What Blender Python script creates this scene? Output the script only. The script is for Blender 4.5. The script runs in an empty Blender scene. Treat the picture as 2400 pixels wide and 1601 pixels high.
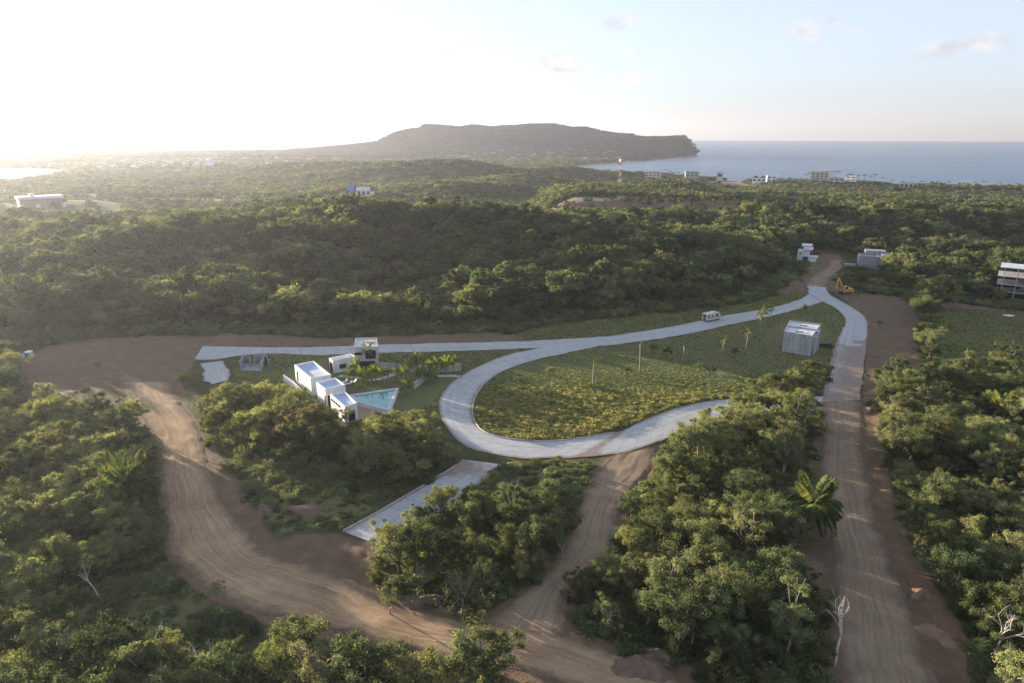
import bpy, math, random
import numpy as np
from mathutils import Vector, Matrix
R = math.radians
scene = bpy.context.scene

# ---------------------------------------------------------------- camera
CAM_H, PITCH, F = 60.0, R(16.9), 1600.0       # metres, radians, pixels of a 2400 x 1601 frame
cam_data = bpy.data.cameras.new('camera')
cam_data.sensor_width, cam_data.lens = 36.0, 36.0 * F / 2400
cam_data.clip_start, cam_data.clip_end = 0.5, 60000
cam = bpy.data.objects.new('camera', cam_data)
scene.collection.objects.link(cam)
cam.location = (0, 0, CAM_H)
cam.rotation_euler = (math.pi / 2 - PITCH, 0, 0)
scene.camera = cam

# ---------------------------------------------------------------- sky, sun, exposure
SUN_AZ, SUN_EL = R(-53), R(6.0)              # azimuth from +Y, clockwise seen from above
world = bpy.data.worlds.new('World'); scene.world = world
world.use_nodes = True
wn, wl = world.node_tree.nodes, world.node_tree.links
wn.clear()
w_out = wn.new('ShaderNodeOutputWorld'); w_bg = wn.new('ShaderNodeBackground')
sky = wn.new('ShaderNodeTexSky'); sky.sky_type = 'NISHITA'; sky.sun_disc = False
sky.sun_elevation = SUN_EL; sky.sun_rotation = SUN_AZ
sky.altitude = 60; sky.air_density = 1.0; sky.dust_density = 0.1; sky.ozone_density = 5.5
w_bg.inputs['Strength'].default_value = 0.11
wl.new(w_bg.outputs[0], w_out.inputs[0])
w_tc = wn.new('ShaderNodeTexCoord')
def wmath(op, a, b=None, c=None):
    n = wn.new('ShaderNodeMath'); n.operation = op
    for i, v in enumerate((a, b, c)):
        if v is None: continue
        if isinstance(v, (int, float)): n.inputs[i].default_value = v
        else: wl.new(v, n.inputs[i])
    return n.outputs[0]
# small fair-weather clouds: a few directions in the sky, each broken up by noise
def pix_dir(u, v):
    xv, yv = (u - 1200) / F, (v - 800.5) / F
    d = Vector((xv, math.cos(PITCH) - yv * math.sin(PITCH), -math.sin(PITCH) - yv * math.cos(PITCH)))
    return d.normalized()
CLOUDS = [(1080, 122, 62, 20, .9), (1305, 150, 48, 22, 1.), (1450, 52, 40, 16, .8), (1470, 125, 34, 14, .6), (1475, 186, 46, 15, .8),
          (1905, 70, 55, 22, .8), (2010, 66, 30, 10, .5), (2215, 115, 50, 20, .7), (2305, 105, 45, 18, .7), (1260, 200, 34, 9, .6),
          (1675, 202, 30, 9, .6), (905, 105, 40, 16, .5), (1225, 246, 44, 9, .55), (1590, 250, 48, 8, .45), (605, 236, 60, 12, .4),
          (2350, 200, 34, 7, .35), (1345, 98, 24, 9, .4), (1240, 8, 40, 12, .5), (800, 262, 50, 9, .4), (1780, 262, 40, 8, .3)]
sep = wn.new('ShaderNodeSeparateXYZ'); wl.new(w_tc.outputs['Generated'], sep.inputs[0])
az = wmath('ARCTAN2', sep.outputs[0], sep.outputs[1])
el = wmath('ARCSINE', sep.outputs[2])
noise = wn.new('ShaderNodeTexNoise'); noise.inputs['Scale'].default_value = 38; noise.inputs['Detail'].default_value = 6
mapn = wn.new('ShaderNodeMapping'); mapn.inputs['Scale'].default_value = (1, 1, 1.9)
wl.new(w_tc.outputs['Generated'], mapn.inputs[0]); wl.new(mapn.outputs[0], noise.inputs[0])
cloud = None
for (u, v, ru, rv, amt) in CLOUDS:
    d = pix_dir(u, v)
    a0, e0 = math.atan2(d.x, d.y), math.asin(d.z)
    da = wmath('DIVIDE', wmath('SUBTRACT', az, a0), 1.5 * ru / F)
    de = wmath('DIVIDE', wmath('SUBTRACT', el, e0), 1.5 * rv / F)
    q = wmath('ADD', wmath('MULTIPLY', da, da), wmath('MULTIPLY', de, de))
    g = wmath('MULTIPLY', wmath('MAXIMUM', wmath('SUBTRACT', 1.0, q), 0.0), amt)
    cloud = g if cloud is None else wmath('MAXIMUM', cloud, g)
cm = wmath('ADD', cloud, wmath('MULTIPLY', wmath('SUBTRACT', noise.outputs['Fac'], 0.56), 2.2))
mr = wn.new('ShaderNodeMapRange'); mr.inputs['From Min'].default_value = 0.15; mr.inputs['From Max'].default_value = 1.15
wl.new(cm, mr.inputs['Value'])
cmask = wmath('MULTIPLY', mr.outputs[0], wmath('MINIMUM', wmath('MULTIPLY', cloud, 2.0), 0.85))
mixc = wn.new('ShaderNodeMix'); mixc.data_type = 'RGBA'
wl.new(cmask, mixc.inputs['Factor'])
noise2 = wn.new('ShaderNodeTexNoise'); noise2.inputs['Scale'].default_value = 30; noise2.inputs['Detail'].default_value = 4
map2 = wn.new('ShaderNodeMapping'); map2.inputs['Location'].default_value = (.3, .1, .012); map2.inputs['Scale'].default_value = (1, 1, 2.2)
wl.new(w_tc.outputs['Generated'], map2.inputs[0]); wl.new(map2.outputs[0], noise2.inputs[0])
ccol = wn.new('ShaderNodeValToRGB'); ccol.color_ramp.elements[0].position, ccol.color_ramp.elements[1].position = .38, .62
ccol.color_ramp.elements[0].color = (1.3, 1.2, 1.3, 1); ccol.color_ramp.elements[1].color = (2.25, 1.86, 1.8, 1)  # shaded and lit cloud tones painted in, mixed by noise
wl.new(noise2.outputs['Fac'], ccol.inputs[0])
hsv = wn.new('ShaderNodeHueSaturation'); hsv.inputs['Saturation'].default_value = 0.55
gam = wn.new('ShaderNodeGamma'); gam.inputs['Gamma'].default_value = 0.52
wl.new(sky.outputs[0], gam.inputs['Color']); wl.new(gam.outputs[0], hsv.inputs['Color'])
tintn = wn.new('ShaderNodeVectorMath'); tintn.operation = 'MULTIPLY'; tintn.inputs[1].default_value = (1.30, 1.20, 1.21)
wl.new(hsv.outputs[0], tintn.inputs[0])
wl.new(tintn.outputs[0], [i for i in mixc.inputs if i.name == 'A' and i.type == 'RGBA'][0])
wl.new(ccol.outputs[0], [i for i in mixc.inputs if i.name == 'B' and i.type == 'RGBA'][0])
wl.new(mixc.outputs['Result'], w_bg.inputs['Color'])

sun_data = bpy.data.lights.new('sun', 'SUN')
sun_data.energy, sun_data.angle, sun_data.color = 4.3, R(0.6), (1.0, 0.85, 0.66)
sun = bpy.data.objects.new('sun', sun_data); scene.collection.objects.link(sun)
sun_dir = Vector((math.sin(SUN_AZ) * math.cos(SUN_EL), math.cos(SUN_AZ) * math.cos(SUN_EL), math.sin(SUN_EL)))
sun.rotation_euler = sun_dir.to_track_quat('Z', 'Y').to_euler()
vs = scene.view_settings
vs.view_transform, vs.look, vs.exposure, vs.gamma, vs.use_curve_mapping = 'Standard', 'None', 2.3, 1.0, False
cy = scene.cycles
cy.use_denoising = True
cy.max_bounces, cy.diffuse_bounces, cy.glossy_bounces, cy.transmission_bounces = 8, 5, 2, 6
cy.volume_bounces, cy.transparent_max_bounces = 0, 8
cy.sample_clamp_indirect = 4

# ---------------------------------------------------------------- helpers
COL = scene.collection
rng = np.random.default_rng(7)
random.seed(7)
def G(u, v, h=0.0):
    """point at height h that lies along the line of sight of photo pixel (u, v)"""
    xv, yv = (u - 1200) / F, (v - 800.5) / F
    t = (CAM_H - h) / (math.sin(PITCH) + yv * math.cos(PITCH))
    return Vector((xv * t, t * (math.cos(PITCH) - yv * math.sin(PITCH)), h))
def GP(pts, h=0.0): return [G(u, v, h).to_tuple()[:2] for u, v in pts]
def proj(p):
    """world -> (u, v, depth), arrays allowed"""
    x, y, z = p[..., 0], p[..., 1], p[..., 2] - CAM_H
    t = y * math.cos(PITCH) - z * math.sin(PITCH)
    up = y * math.sin(PITCH) + z * math.cos(PITCH)
    return 1200 + F * x / t, 800.5 - F * up / t, t
def sumv(v): return math.sin(PITCH) + (v - 800.5) / F * math.cos(PITCH)
def inside(px, py, poly):
    res = np.zeros(px.shape, bool); n = len(poly)
    for i in range(n):
        x1, y1 = poly[i]; x2, y2 = poly[(i + 1) % n]
        if y1 == y2: continue
        c = ((y1 > py) != (y2 > py)) & (px < (x2 - x1) * (py - y1) / (y2 - y1) + x1)
        res ^= c
    return res
def dist_poly(px, py, poly, closed=True):
    d = np.full(px.shape, 1e18); n = len(poly)
    for i in range(n if closed else n - 1):
        x1, y1 = poly[i]; x2, y2 = poly[(i + 1) % n]
        dx, dy = x2 - x1, y2 - y1
        L = dx * dx + dy * dy + 1e-12
        t = np.clip(((px - x1) * dx + (py - y1) * dy) / L, 0, 1)
        d = np.minimum(d, (px - x1 - t * dx) ** 2 + (py - y1 - t * dy) ** 2)
    return np.sqrt(d)
def sdist(px, py, poly):
    d = dist_poly(px, py, poly)
    return np.where(inside(px, py, poly), d, -d)     # positive inside
def sstep(a, b, x):
    t = np.clip((np.asarray(x) - a) / (b - a), 0, 1); return t * t * (3 - 2 * t)
_grid = rng.random((256, 256))
def vnoise(x, y, s, seed=0):
    x = np.asarray(x, float) / s + seed * 37.3; y = np.asarray(y, float) / s + seed * 91.7
    xi, yi = np.floor(x).astype(int), np.floor(y).astype(int)
    fx, fy = x - xi, y - yi
    fx, fy = fx * fx * (3 - 2 * fx), fy * fy * (3 - 2 * fy)
    g = lambda a, b: _grid[a % 256, b % 256]
    return (g(xi, yi) * (1 - fx) + g(xi + 1, yi) * fx) * (1 - fy) + (g(xi, yi + 1) * (1 - fx) + g(xi + 1, yi + 1) * fx) * fy
def fbm(x, y, s, seed=0, o=3):
    return sum(vnoise(x, y, s / 2 ** k, seed + k) / 2 ** k for k in range(o)) / (2 - 2 ** (1 - o))

def np_mesh(name, verts, faces, mat=None, smooth=False):
    """faces: (n,3) or (n,4) int array, or a list of index lists"""
    me = bpy.data.meshes.new(name)
    verts = np.asarray(verts, np.float32)
    if isinstance(faces, np.ndarray):
        n, k = faces.shape
        me.vertices.add(len(verts)); me.vertices.foreach_set('co', verts.ravel())
        me.loops.add(n * k); me.loops.foreach_set('vertex_index', faces.astype(np.int32).ravel())
        me.polygons.add(n); me.polygons.foreach_set('loop_start', np.arange(0, n * k, k, dtype=np.int32))
        me.update(calc_edges=True)
    else:
        me.from_pydata([tuple(map(float, v)) for v in verts], [], faces)
    if mat: me.materials.append(mat)
    if smooth: me.polygons.foreach_set('use_smooth', np.ones(len(me.polygons), bool))
    me.update()
    return me
def link(name, me, parent=None, loc=None, rz=None):
    o = bpy.data.objects.new(name, me); COL.objects.link(o)
    if parent: o.parent = parent
    if loc is not None: o.location = loc
    if rz is not None: o.rotation_euler = (0, 0, rz)
    return o
def tag(o, label=None, cat=None, group=None, kind=None):
    if label: o['label'] = label
    if cat: o['category'] = cat
    if group: o['group'] = group
    if kind: o['kind'] = kind
    return o
def empty(name, loc=(0, 0, 0), rz=0.0, label=None, cat=None, group=None):
    o = link(name, None, loc=loc, rz=rz); o.empty_display_size = 0.5
    return tag(o, label, cat, group)
class MB:
    """collects simple solids into one mesh"""
    def __init__(s): s.v, s.f = [], []
    def add(s, v, f):
        b = len(s.v); s.v += [tuple(p) for p in v]; s.f += [[b + i for i in q] for q in f]; return s
    def box(s, x0, x1, y0, y1, z0, z1):
        return s.add([(x0, y0, z0), (x1, y0, z0), (x1, y1, z0), (x0, y1, z0), (x0, y0, z1), (x1, y0, z1), (x1, y1, z1), (x0, y1, z1)],
                     [(0, 3, 2, 1), (4, 5, 6, 7), (0, 1, 5, 4), (1, 2, 6, 5), (2, 3, 7, 6), (3, 0, 4, 7)])
    def prism(s, poly, z0, z1):
        n = len(poly)
        a = sum(poly[i][0] * poly[(i + 1) % n][1] - poly[(i + 1) % n][0] * poly[i][1] for i in range(n))
        if a < 0: poly = poly[::-1]
        z0 = z0 if hasattr(z0, '__len__') else [z0] * n
        z1 = z1 if hasattr(z1, '__len__') else [z1] * n
        return s.add([(p[0], p[1], z0[i]) for i, p in enumerate(poly)] + [(p[0], p[1], z1[i]) for i, p in enumerate(poly)],
                     [list(range(n))[::-1], list(range(n, 2 * n))] + [(i, (i + 1) % n, n + (i + 1) % n, n + i) for i in range(n)])
    def bar(s, a, b, w, h=None):
        a, b = Vector(a), Vector(b); h = h or w
        d = (b - a).normalized(); side = d.cross(Vector((0, 0, 1)))
        if side.length < 1e-3: side = Vector((1, 0, 0))
        side.normalize(); up = side.cross(d).normalized()
        vs = [p + side * (i * w / 2) + up * (j * h / 2) for p in (a, b) for i, j in ((-1, -1), (1, -1), (1, 1), (-1, 1))]
        return s.add(vs, [(0, 1, 2, 3), (7, 6, 5, 4), (0, 4, 5, 1), (1, 5, 6, 2), (2, 6, 7, 3), (3, 7, 4, 0)])
    def tube(s, pts, rad, n=7, cap=True):
        pts = [Vector(p) for p in pts]; b = len(s.v); k = len(pts)
        ref = Vector((0.31, 0.95, 0.05))
        for i, p in enumerate(pts):
            d = (pts[min(i + 1, k - 1)] - pts[max(i - 1, 0)]).normalized()
            e1 = d.cross(ref)
            if e1.length < .05: e1 = d.cross(Vector((1, 0, 0)))
            e1.normalize(); e2 = d.cross(e1)
            r = rad[i] if hasattr(rad, '__len__') else rad
            for j in range(n):
                t = 2 * math.pi * j / n
                s.v.append(tuple(p + e1 * (r * math.cos(t)) + e2 * (r * math.sin(t))))
        for i in range(k - 1):
            for j in range(n):
                s.f.append([b + i * n + j, b + i * n + (j + 1) % n, b + (i + 1) * n + (j + 1) % n, b + (i + 1) * n + j])
        if cap:
            s.f.append([b + j for j in range(n)][::-1]); s.f.append([b + (k - 1) * n + j for j in range(n)])
        return s
    def mesh(s, name, mat, smooth=False): return np_mesh(name, s.v, s.f, mat, smooth)
    def build(s, name, mat, parent=None, loc=None, rz=None, smooth=False):
        return link(name, s.mesh(name, mat, smooth), parent, loc, rz)

# ---------------------------------------------------------------- materials
def new_mat(name):
    m = bpy.data.materials.new(name); m.use_nodes = True
    nt = m.node_tree; nt.nodes.clear()
    out = nt.nodes.new('ShaderNodeOutputMaterial')
    return m, nt, out
def N(nt, typ, **kw):
    n = nt.nodes.new('ShaderNode' + typ)
    for k, v in kw.items():
        if k in n.inputs: n.inputs[k].default_value = v
        else: setattr(n, k, v)
    return n
def ramp(nt, fac, stops, interp='LINEAR'):
    r = nt.nodes.new('ShaderNodeValToRGB'); cr = r.color_ramp; cr.interpolation = interp
    while len(cr.elements) < len(stops): cr.elements.new(0.5)
    for e, (p, c) in zip(cr.elements, stops):
        e.position = p; e.color = (*c, 1) if len(c) == 3 else c
    nt.links.new(fac, r.inputs[0]); return r.outputs[0]
def mixcol(nt, fac, a, b, mode='MIX'):
    m = nt.nodes.new('ShaderNodeMix'); m.data_type = 'RGBA'; m.blend_type = mode
    for s, v in (('Factor', fac), ('A', a), ('B', b)):
        i = m.inputs[s] if s == 'Factor' else [x for x in m.inputs if x.name == s and x.type == 'RGBA'][0]
        if isinstance(v, (int, float)): i.default_value = v
        elif isinstance(v, tuple): i.default_value = (*v, 1)
        else: nt.links.new(v, i)
    return m.outputs['Result']
def wnoise(nt, scale, detail=4, rough=.55, coord=None, vec_scale=None):
    n = N(nt, 'TexNoise'); n.inputs['Scale'].default_value = scale
    n.inputs['Detail'].default_value = detail; n.inputs['Roughness'].default_value = rough
    if coord is None:
        coord = nt.nodes.new('ShaderNodeNewGeometry').outputs['Position']
    if vec_scale:
        mp = N(nt, 'Mapping'); mp.inputs['Scale'].default_value = vec_scale
        nt.links.new(coord, mp.inputs[0]); coord = mp.outputs[0]
    nt.links.new(coord, n.inputs['Vector']); return n.outputs['Fac']
def mathn(nt, op, a, b=None):
    n = N(nt, 'Math', operation=op)
    for i, v in enumerate((a, b)):
        if v is None: continue
        if isinstance(v, (int, float)): n.inputs[i].default_value = v
        else: nt.links.new(v, n.inputs[i])
    return n.outputs[0]
def plain(name, col, rough=.8, var=.18, scale=1.5, bump=0.0, spec=.3, metal=0.0, dirt=None):
    m, nt, out = new_mat(name)
    b = N(nt, 'BsdfPrincipled'); b.inputs['Roughness'].default_value = rough
    b.inputs['Specular IOR Level'].default_value = spec; b.inputs['Metallic'].default_value = metal
    tc = N(nt, 'TexCoord').outputs['Object']
    f = wnoise(nt, scale, 5, .6, tc)
    lo = tuple(c * (1 - var) for c in col); hi = tuple(min(1, c * (1 + var)) for c in col)
    c = ramp(nt, f, [(.3, lo), (.7, hi)])
    if dirt:
        f2 = wnoise(nt, scale * .45, 6, .7, tc, (1.6, 1.6, .35))
        c = mixcol(nt, ramp(nt, f2, [(.48, (0, 0, 0)), (.72, (1, 1, 1))]), c, dirt)
    nt.links.new(c, b.inputs['Base Color'])
    if bump:
        bp = N(nt, 'Bump'); bp.inputs['Strength'].default_value = bump; bp.inputs['Distance'].default_value = .05
        nt.links.new(wnoise(nt, scale * 6, 4, .6, tc), bp.inputs['Height']); nt.links.new(bp.outputs[0], b.inputs['Normal'])
    nt.links.new(b.outputs[0], out.inputs[0])
    return m
def leaf_mat(name, stops, trans=.46, patch=0.0):
    m, nt, out = new_mat(name)
    rnd = N(nt, 'ObjectInfo').outputs['Random']
    pos = nt.nodes.new('ShaderNodeNewGeometry').outputs['Position']
    big = wnoise(nt, .022, 2, .5, pos)
    f = mathn(nt, 'ADD', mathn(nt, 'MULTIPLY', rnd, .75), mathn(nt, 'MULTIPLY', mathn(nt, 'SUBTRACT', big, .35), .85))
    c = ramp(nt, f, stops)
    tint = N(nt, 'Attribute', attribute_name='tint').outputs['Fac']
    k = N(nt, 'MapRange'); k.inputs['To Min'].default_value = .62; k.inputs['To Max'].default_value = 1.42
    nt.links.new(tint, k.inputs['Value'])
    rv_ = N(nt, 'MapRange'); rv_.inputs['To Min'].default_value = .78; rv_.inputs['To Max'].default_value = 1.5
    rf = mathn(nt, 'FRACT', mathn(nt, 'MULTIPLY', rnd, 7.31)); nt.links.new(rf, rv_.inputs['Value'])
    kk_ = mathn(nt, 'MULTIPLY', k.outputs[0], rv_.outputs[0])
    hsv = N(nt, 'HueSaturation'); nt.links.new(c, hsv.inputs['Color']); nt.links.new(kk_, hsv.inputs['Value'])
    hue = N(nt, 'MapRange'); hue.inputs['To Min'].default_value = .515; hue.inputs['To Max'].default_value = .485
    nt.links.new(tint, hue.inputs['Value']); nt.links.new(hue.outputs[0], hsv.inputs['Hue'])
    col = hsv.outputs[0]
    d = N(nt, 'BsdfDiffuse'); t = N(nt, 'BsdfTranslucent'); mx = N(nt, 'MixShader')
    nt.links.new(col, d.inputs[0])
    tcol = mixcol(nt, 1.0, col, (1.4, 1.38, .72), 'MULTIPLY'); nt.links.new(tcol, t.inputs[0])
    mx.inputs[0].default_value = trans
    nt.links.new(d.outputs[0], mx.inputs[1]); nt.links.new(t.outputs[0], mx.inputs[2]); nt.links.new(mx.outputs[0], out.inputs[0])
    return m
GREENS = [(0.0, (0.073, 0.091, 0.052)), (.3, (0.107, 0.128, 0.067)), (.6, (0.146, 0.163, 0.083)), (.83, (0.185, 0.192, 0.100)), (.93, (0.185, 0.170, 0.108)), (1.0, (0.175, 0.146, 0.108))]
YGREENS = [(0.0, (0.124, 0.143, 0.070)), (.4, (0.175, 0.190, 0.092)), (.8, (0.221, 0.227, 0.113)), (1.0, (0.212, 0.192, 0.119))]
DARKS = [(0.0, (0.062, 0.084, 0.051)), (.5, (0.087, 0.114, 0.062)), (1.0, (0.127, 0.146, 0.076))]
M = {}
M['leaf'] = leaf_mat('leaf_mixed', GREENS)
M['leaf_y'] = leaf_mat('leaf_yellow_green', YGREENS)
M['leaf_far'] = leaf_mat('leaf_headland', [(0, (.030, .046, .034)), (1, (.055, .072, .046))], .25)  # leaf colour darkened to stand in for shade on the headland's facing slope
M['leaf_d'] = leaf_mat('leaf_dark', DARKS)
M['grass'] = leaf_mat('grass_blades', [(0, (.125, .155, .066)), (.5, (.175, .197, .084)), (.85, (.225, .228, .10)), (1, (.28, .245, .13))], .3)
M['grass_dry'] = leaf_mat('dry_grass', [(0, (.20, .21, .085)), (.5, (.265, .25, .11)), (1, (.33, .28, .16))], .35)
M['palm'] = leaf_mat('palm_leaf', [(0, (.085, .13, .03)), (.6, (.15, .18, .045)), (1, (.22, .21, .06))], .45)
M['palm_dark'] = leaf_mat('palm_leaf_dark', [(0, (.05, .075, .03)), (.6, (.08, .105, .04)), (1, (.12, .13, .05))], .4)
M['palm_dry'] = leaf_mat('palm_leaf_dry', [(0, (.22, .15, .10)), (1, (.32, .25, .2))], .3)
M['bark'] = plain('bark', (.11, .085, .065), .95, .3, 3)
M['bark_dead'] = plain('dead_wood', (.46, .42, .37), .95, .15, 3)
M['bark_pale'] = plain('bark_pale', (.27, .23, .19), .95, .25, 3)
M['palm_trunk'] = plain('palm_trunk', (.25, .21, .18), .95, .25, 4)

# ---------------------------------------------------------------- layout: photo pixels on the ground
CONCRETE = {
 'north': ([(476,811),(612,814),(740,814),(887,808),(1040,804),(1174,801),(1252,799),(1378,792),(1463,784),(1600,762),(1699,739),(1763,730),(1811,722),(1859,708),(1893,693),(1895,683),(1889,668)],
           [(456,843),(503,845),(558,834),(633,828),(720,833),(800,832),(888,828),(1038,825),(1252,817),(1378,816),(1480,804),(1600,787),(1668,771),(1736,757),(1804,742),(1866,727),(1910,714),(1929,707),(1941,690),(1936,672)]),
 'loop': ([(1400,797),(1330,806),(1252,818),(1174,835),(1123,859),(1082,879),(1052,903),(1031,927),(1027,950),(1034,978),(1048,1005),(1070,1034),(1106,1053),(1140,1063),(1191,1072),(1242,1076),(1310,1074),(1412,1070),(1480,1058),(1531,1042),(1620,1000),(1720,972),(1830,962),(1928,958)],
          [(1400,813),(1330,827),(1276,838),(1225,852),(1174,871),(1147,889),(1123,913),(1110,940),(1106,968),(1113,992),(1130,1012),(1161,1024),(1208,1032),(1276,1036),(1344,1031),(1395,1022),(1440,1015),(1455,1012),(1467,1007),(1501,988),(1542,971),(1600,951),(1700,934),(1830,930),(1930,930)]),
 'east': ([(1895,690),(1929,708),(1954,720),(1975,737),(1982,751),(1978,768),(1967,784),(1954,821),(1944,862),(1928,930),(1925,944)],
          [(1936,676),(1941,688),(1961,701),(1992,717),(2022,737),(2034,752),(2034,784),(2025,852),(2015,938),(2012,944)]),
 'spur': ([(1084,1078),(1069,1092),(990,1141),(936,1172),(892,1199),(804,1246)],
          [(1180,1090),(1130,1130),(1080,1166),(1030,1200),(975,1238),(886,1278)]),
 'west': ([(470,853),(478,872),(490,903)], [(526,846),(540,870),(537,890)]),
}
DIRT_ROADS = {
 'west': ([(278,895),(300,940),(340,985),(360,1030),(371,1070),(371,1130),(372,1200),(388,1292),(434,1340),(485,1376),(551,1421),(663,1447),(760,1470),(880,1500),(1010,1530),(1150,1560),(1300,1590),(1420,1645),(1560,1730)],
          [(392,895),(420,935),(458,985),(472,1030),(483,1070),(500,1130),(541,1200),(612,1287),(660,1310),(760,1335),(868,1372),(898,1404),(960,1425),(1060,1450),(1174,1470),(1250,1478),(1333,1487),(1440,1530),(1560,1568),(1680,1640)]),
 'middle': ([(1435,1066),(1412,1083),(1378,1131),(1358,1192),(1340,1250),(1317,1292),(1276,1353),(1200,1414),(1130,1462)],
            [(1545,1044),(1531,1090),(1480,1150),(1450,1200),(1436,1280),(1380,1340),(1322,1378),(1320,1430),(1335,1500)]),
 'east': ([(1922,944),(1930,1019),(1920,1104),(1935,1200),(1950,1277),(1955,1404),(1966,1601),(1972,1800)],
          [(2020,938),(2022,1019),(2030,1104),(2050,1200),(2085,1302),(2130,1404),(2190,1601),(2240,1800)]),
 'north': ([(1888,670),(1893,655),(1915,640),(1945,622),(1945,605),(1915,594)], [(1938,674),(1942,655),(1968,635),(1985,622),(1965,605),(1935,593)]),
}
# bare soil, grass and lawn areas (ground level, photo pixels)
SOIL = [
 [(40,985),(40,905),(50,850),(130,800),(250,789),(400,776),(600,781),(800,784),(1000,779),(1180,773),(1240,797),(887,810),(476,813),(458,845),(430,890),(440,960),(490,1010),(510,1060),(560,1130),(600,1200),(640,1262),(800,1255),(884,1280),(920,1300),(900,1360),(960,1410),(1130,1440),(1200,1400),(1300,1320),(1345,1220),(1370,1120),(1410,1072),(1550,1040),(1545,1090),(1490,1160),(1460,1260),(1350,1390),(1345,1470),(1480,1530),(1620,1560),(1650,1600),(1650,1700),(1250,1620),(1000,1570),(760,1500),(640,1465),(480,1400),(420,1360),(370,1270),(355,1180),(355,1060),(320,1000),(200,985)],
 [(1905,930),(2022,930),(2060,960),(2066,1040),(2085,1120),(2100,1200),(2140,1290),(2190,1380),(2250,1470),(2290,1570),(2330,1800),(1900,1800),(1930,1500),(1920,1400),(1850,1330),(1840,1270),(1900,1200),(1895,1100),(1915,1000)],
 [(1938,672),(2060,685),(2150,700),(2172,780),(2165,860),(2060,930),(2020,940),(2034,760),(1990,712)],
 [(1790,690),(1830,655),(1880,662),(1893,690),(1850,702)],
 [(1888,672),(1880,655),(1905,635),(1930,615),(1905,596),(1960,596),(2000,625),(1985,650),(1950,680)],
 [(1800,775),(1860,745),(1930,760),(1945,800),(1920,845),(1830,835),(1790,810)],
 [(2190,700),(2400,735),(2600,770),(2600,800),(2400,760),(2190,725)],
]
LAWN = [
 [(1252,818),(1174,836),(1123,860),(1082,880),(1052,903),(1031,927),(1027,960),(900,985),(760,960),(660,930),(560,900),(540,850),(633,830),(888,829),(1038,826)],
 [(1330,828),(1276,839),(1225,853),(1174,872),(1147,890),(1123,914),(1110,940),(1106,968),(1113,991),(1130,1012),(1161,1024),(1208,1032),(1276,1036),(1395,1022),(1501,988),(1600,951),(1700,934),(1928,929),(1944,862),(1967,784),(1981,751),(1954,720),(1929,708),(1866,728),(1736,758),(1600,788),(1480,805),(1378,817)],
 [(1190,775),(1252,799),(1463,784),(1600,762),(1763,730),(1859,708),(1893,693),(1870,680),(1790,690),(1690,712),(1560,726),(1420,738),(1300,752)],
 [(2165,720),(2400,730),(2600,760),(2600,850),(2400,850),(2200,855),(2170,800)],
 [(1830,650),(1870,600),(1905,596),(1940,610),(1930,625),(1895,650)],
]
LOWVEG = [   # creeper-covered ground with shrubs instead of trees
 [(530,1090),(600,1060),(700,1080),(800,1120),(900,1150),(880,1195),(800,1240),(640,1258),(600,1190),(560,1130)],
 [(1190,1092),(1400,1083),(1370,1125),(1350,1190),(1290,1200),(1180,1190),(1130,1150)],
 [(380,1310),(470,1390),(560,1440),(600,1500),(380,1490),(180,1470),(150,1400),(300,1350)],
 [(1830,1270),(1900,1200),(1900,1130),(1860,1120),(1800,1200)],
]
FOREST = [
 [(-900,800),(-40,850),(25,870),(40,905),(30,985),(200,995),(325,1010),(352,1060),(355,1180),(368,1270),(418,1362),(300,1350),(120,1400),(100,1560),(380,1545),(560,1545),(740,1570),(870,1545),(1000,1575),(1190,1612),(1260,1660),(1330,2000),(-900,2000)],
 [(475,965),(530,940),(630,940),(690,975),(760,1022),(860,1038),(930,1030),(1000,1015),(1025,1045),(1050,1080),(1000,1130),(900,1185),(810,1230),(790,1180),(740,1110),(600,1075),(500,1045)],
 [(1190,1095),(1395,1087),(1370,1130),(1345,1200),(1310,1285),(1270,1345),(1190,1405),(1120,1440),(1000,1425),(935,1375),(890,1350),(905,1295),(985,1245),(1090,1165)],
 [(1560,1070),(1550,1100),(1480,1180),(1462,1270),(1352,1392),(1350,1470),(1480,1530),(1620,1562),(1660,1640),(1660,1900),(1945,1900),(1938,1480),(1918,1410),(1845,1340),(1835,1270),(1890,1200),(1890,1100),(1912,1000),(1915,968),(1830,972),(1720,984),(1630,1012)],
 [(2045,955),(2120,905),(2175,905),(2240,890),(2400,860),(2700,850),(3400,900),(3400,2000),(2345,2000),(2300,1600),(2262,1470),(2200,1380),(2150,1290),(2110,1200),(2095,1120),(2078,1040),(2070,970)],
 [(2150,700),(2185,700),(2175,780),(2185,850),(2165,860),(2160,780)],
 [(1660,930),(1740,912),(1850,884),(1936,856),(1928,925),(1800,929),(1690,934)],
]
NORTH_EDGE = [(-3000,760),(-300,775),(60,800),(130,797),(250,786),(400,772),(600,777),(800,780),(1000,775),(1180,769),(1300,748),(1420,734),(1560,722),(1690,708),(1780,688),(1815,655),(1850,640),(1862,612),(1880,596),(1905,590),(1945,590),(1995,603),(2010,640),(1992,660),(2030,682),(2130,688),(2160,704),(2200,700),(2400,722),(2600,745),(3600,800)]
to_np = lambda L: [GP(p) for p in L]
SOIL_W, LAWN_W, LOW_W, FOREST_W = map(to_np, (SOIL, LAWN, LOWVEG, FOREST))
EDGE_W = GP(NORTH_EDGE)
NORTH_W = EDGE_W + [(9000, 9000), (-9000, 9000)]

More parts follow.
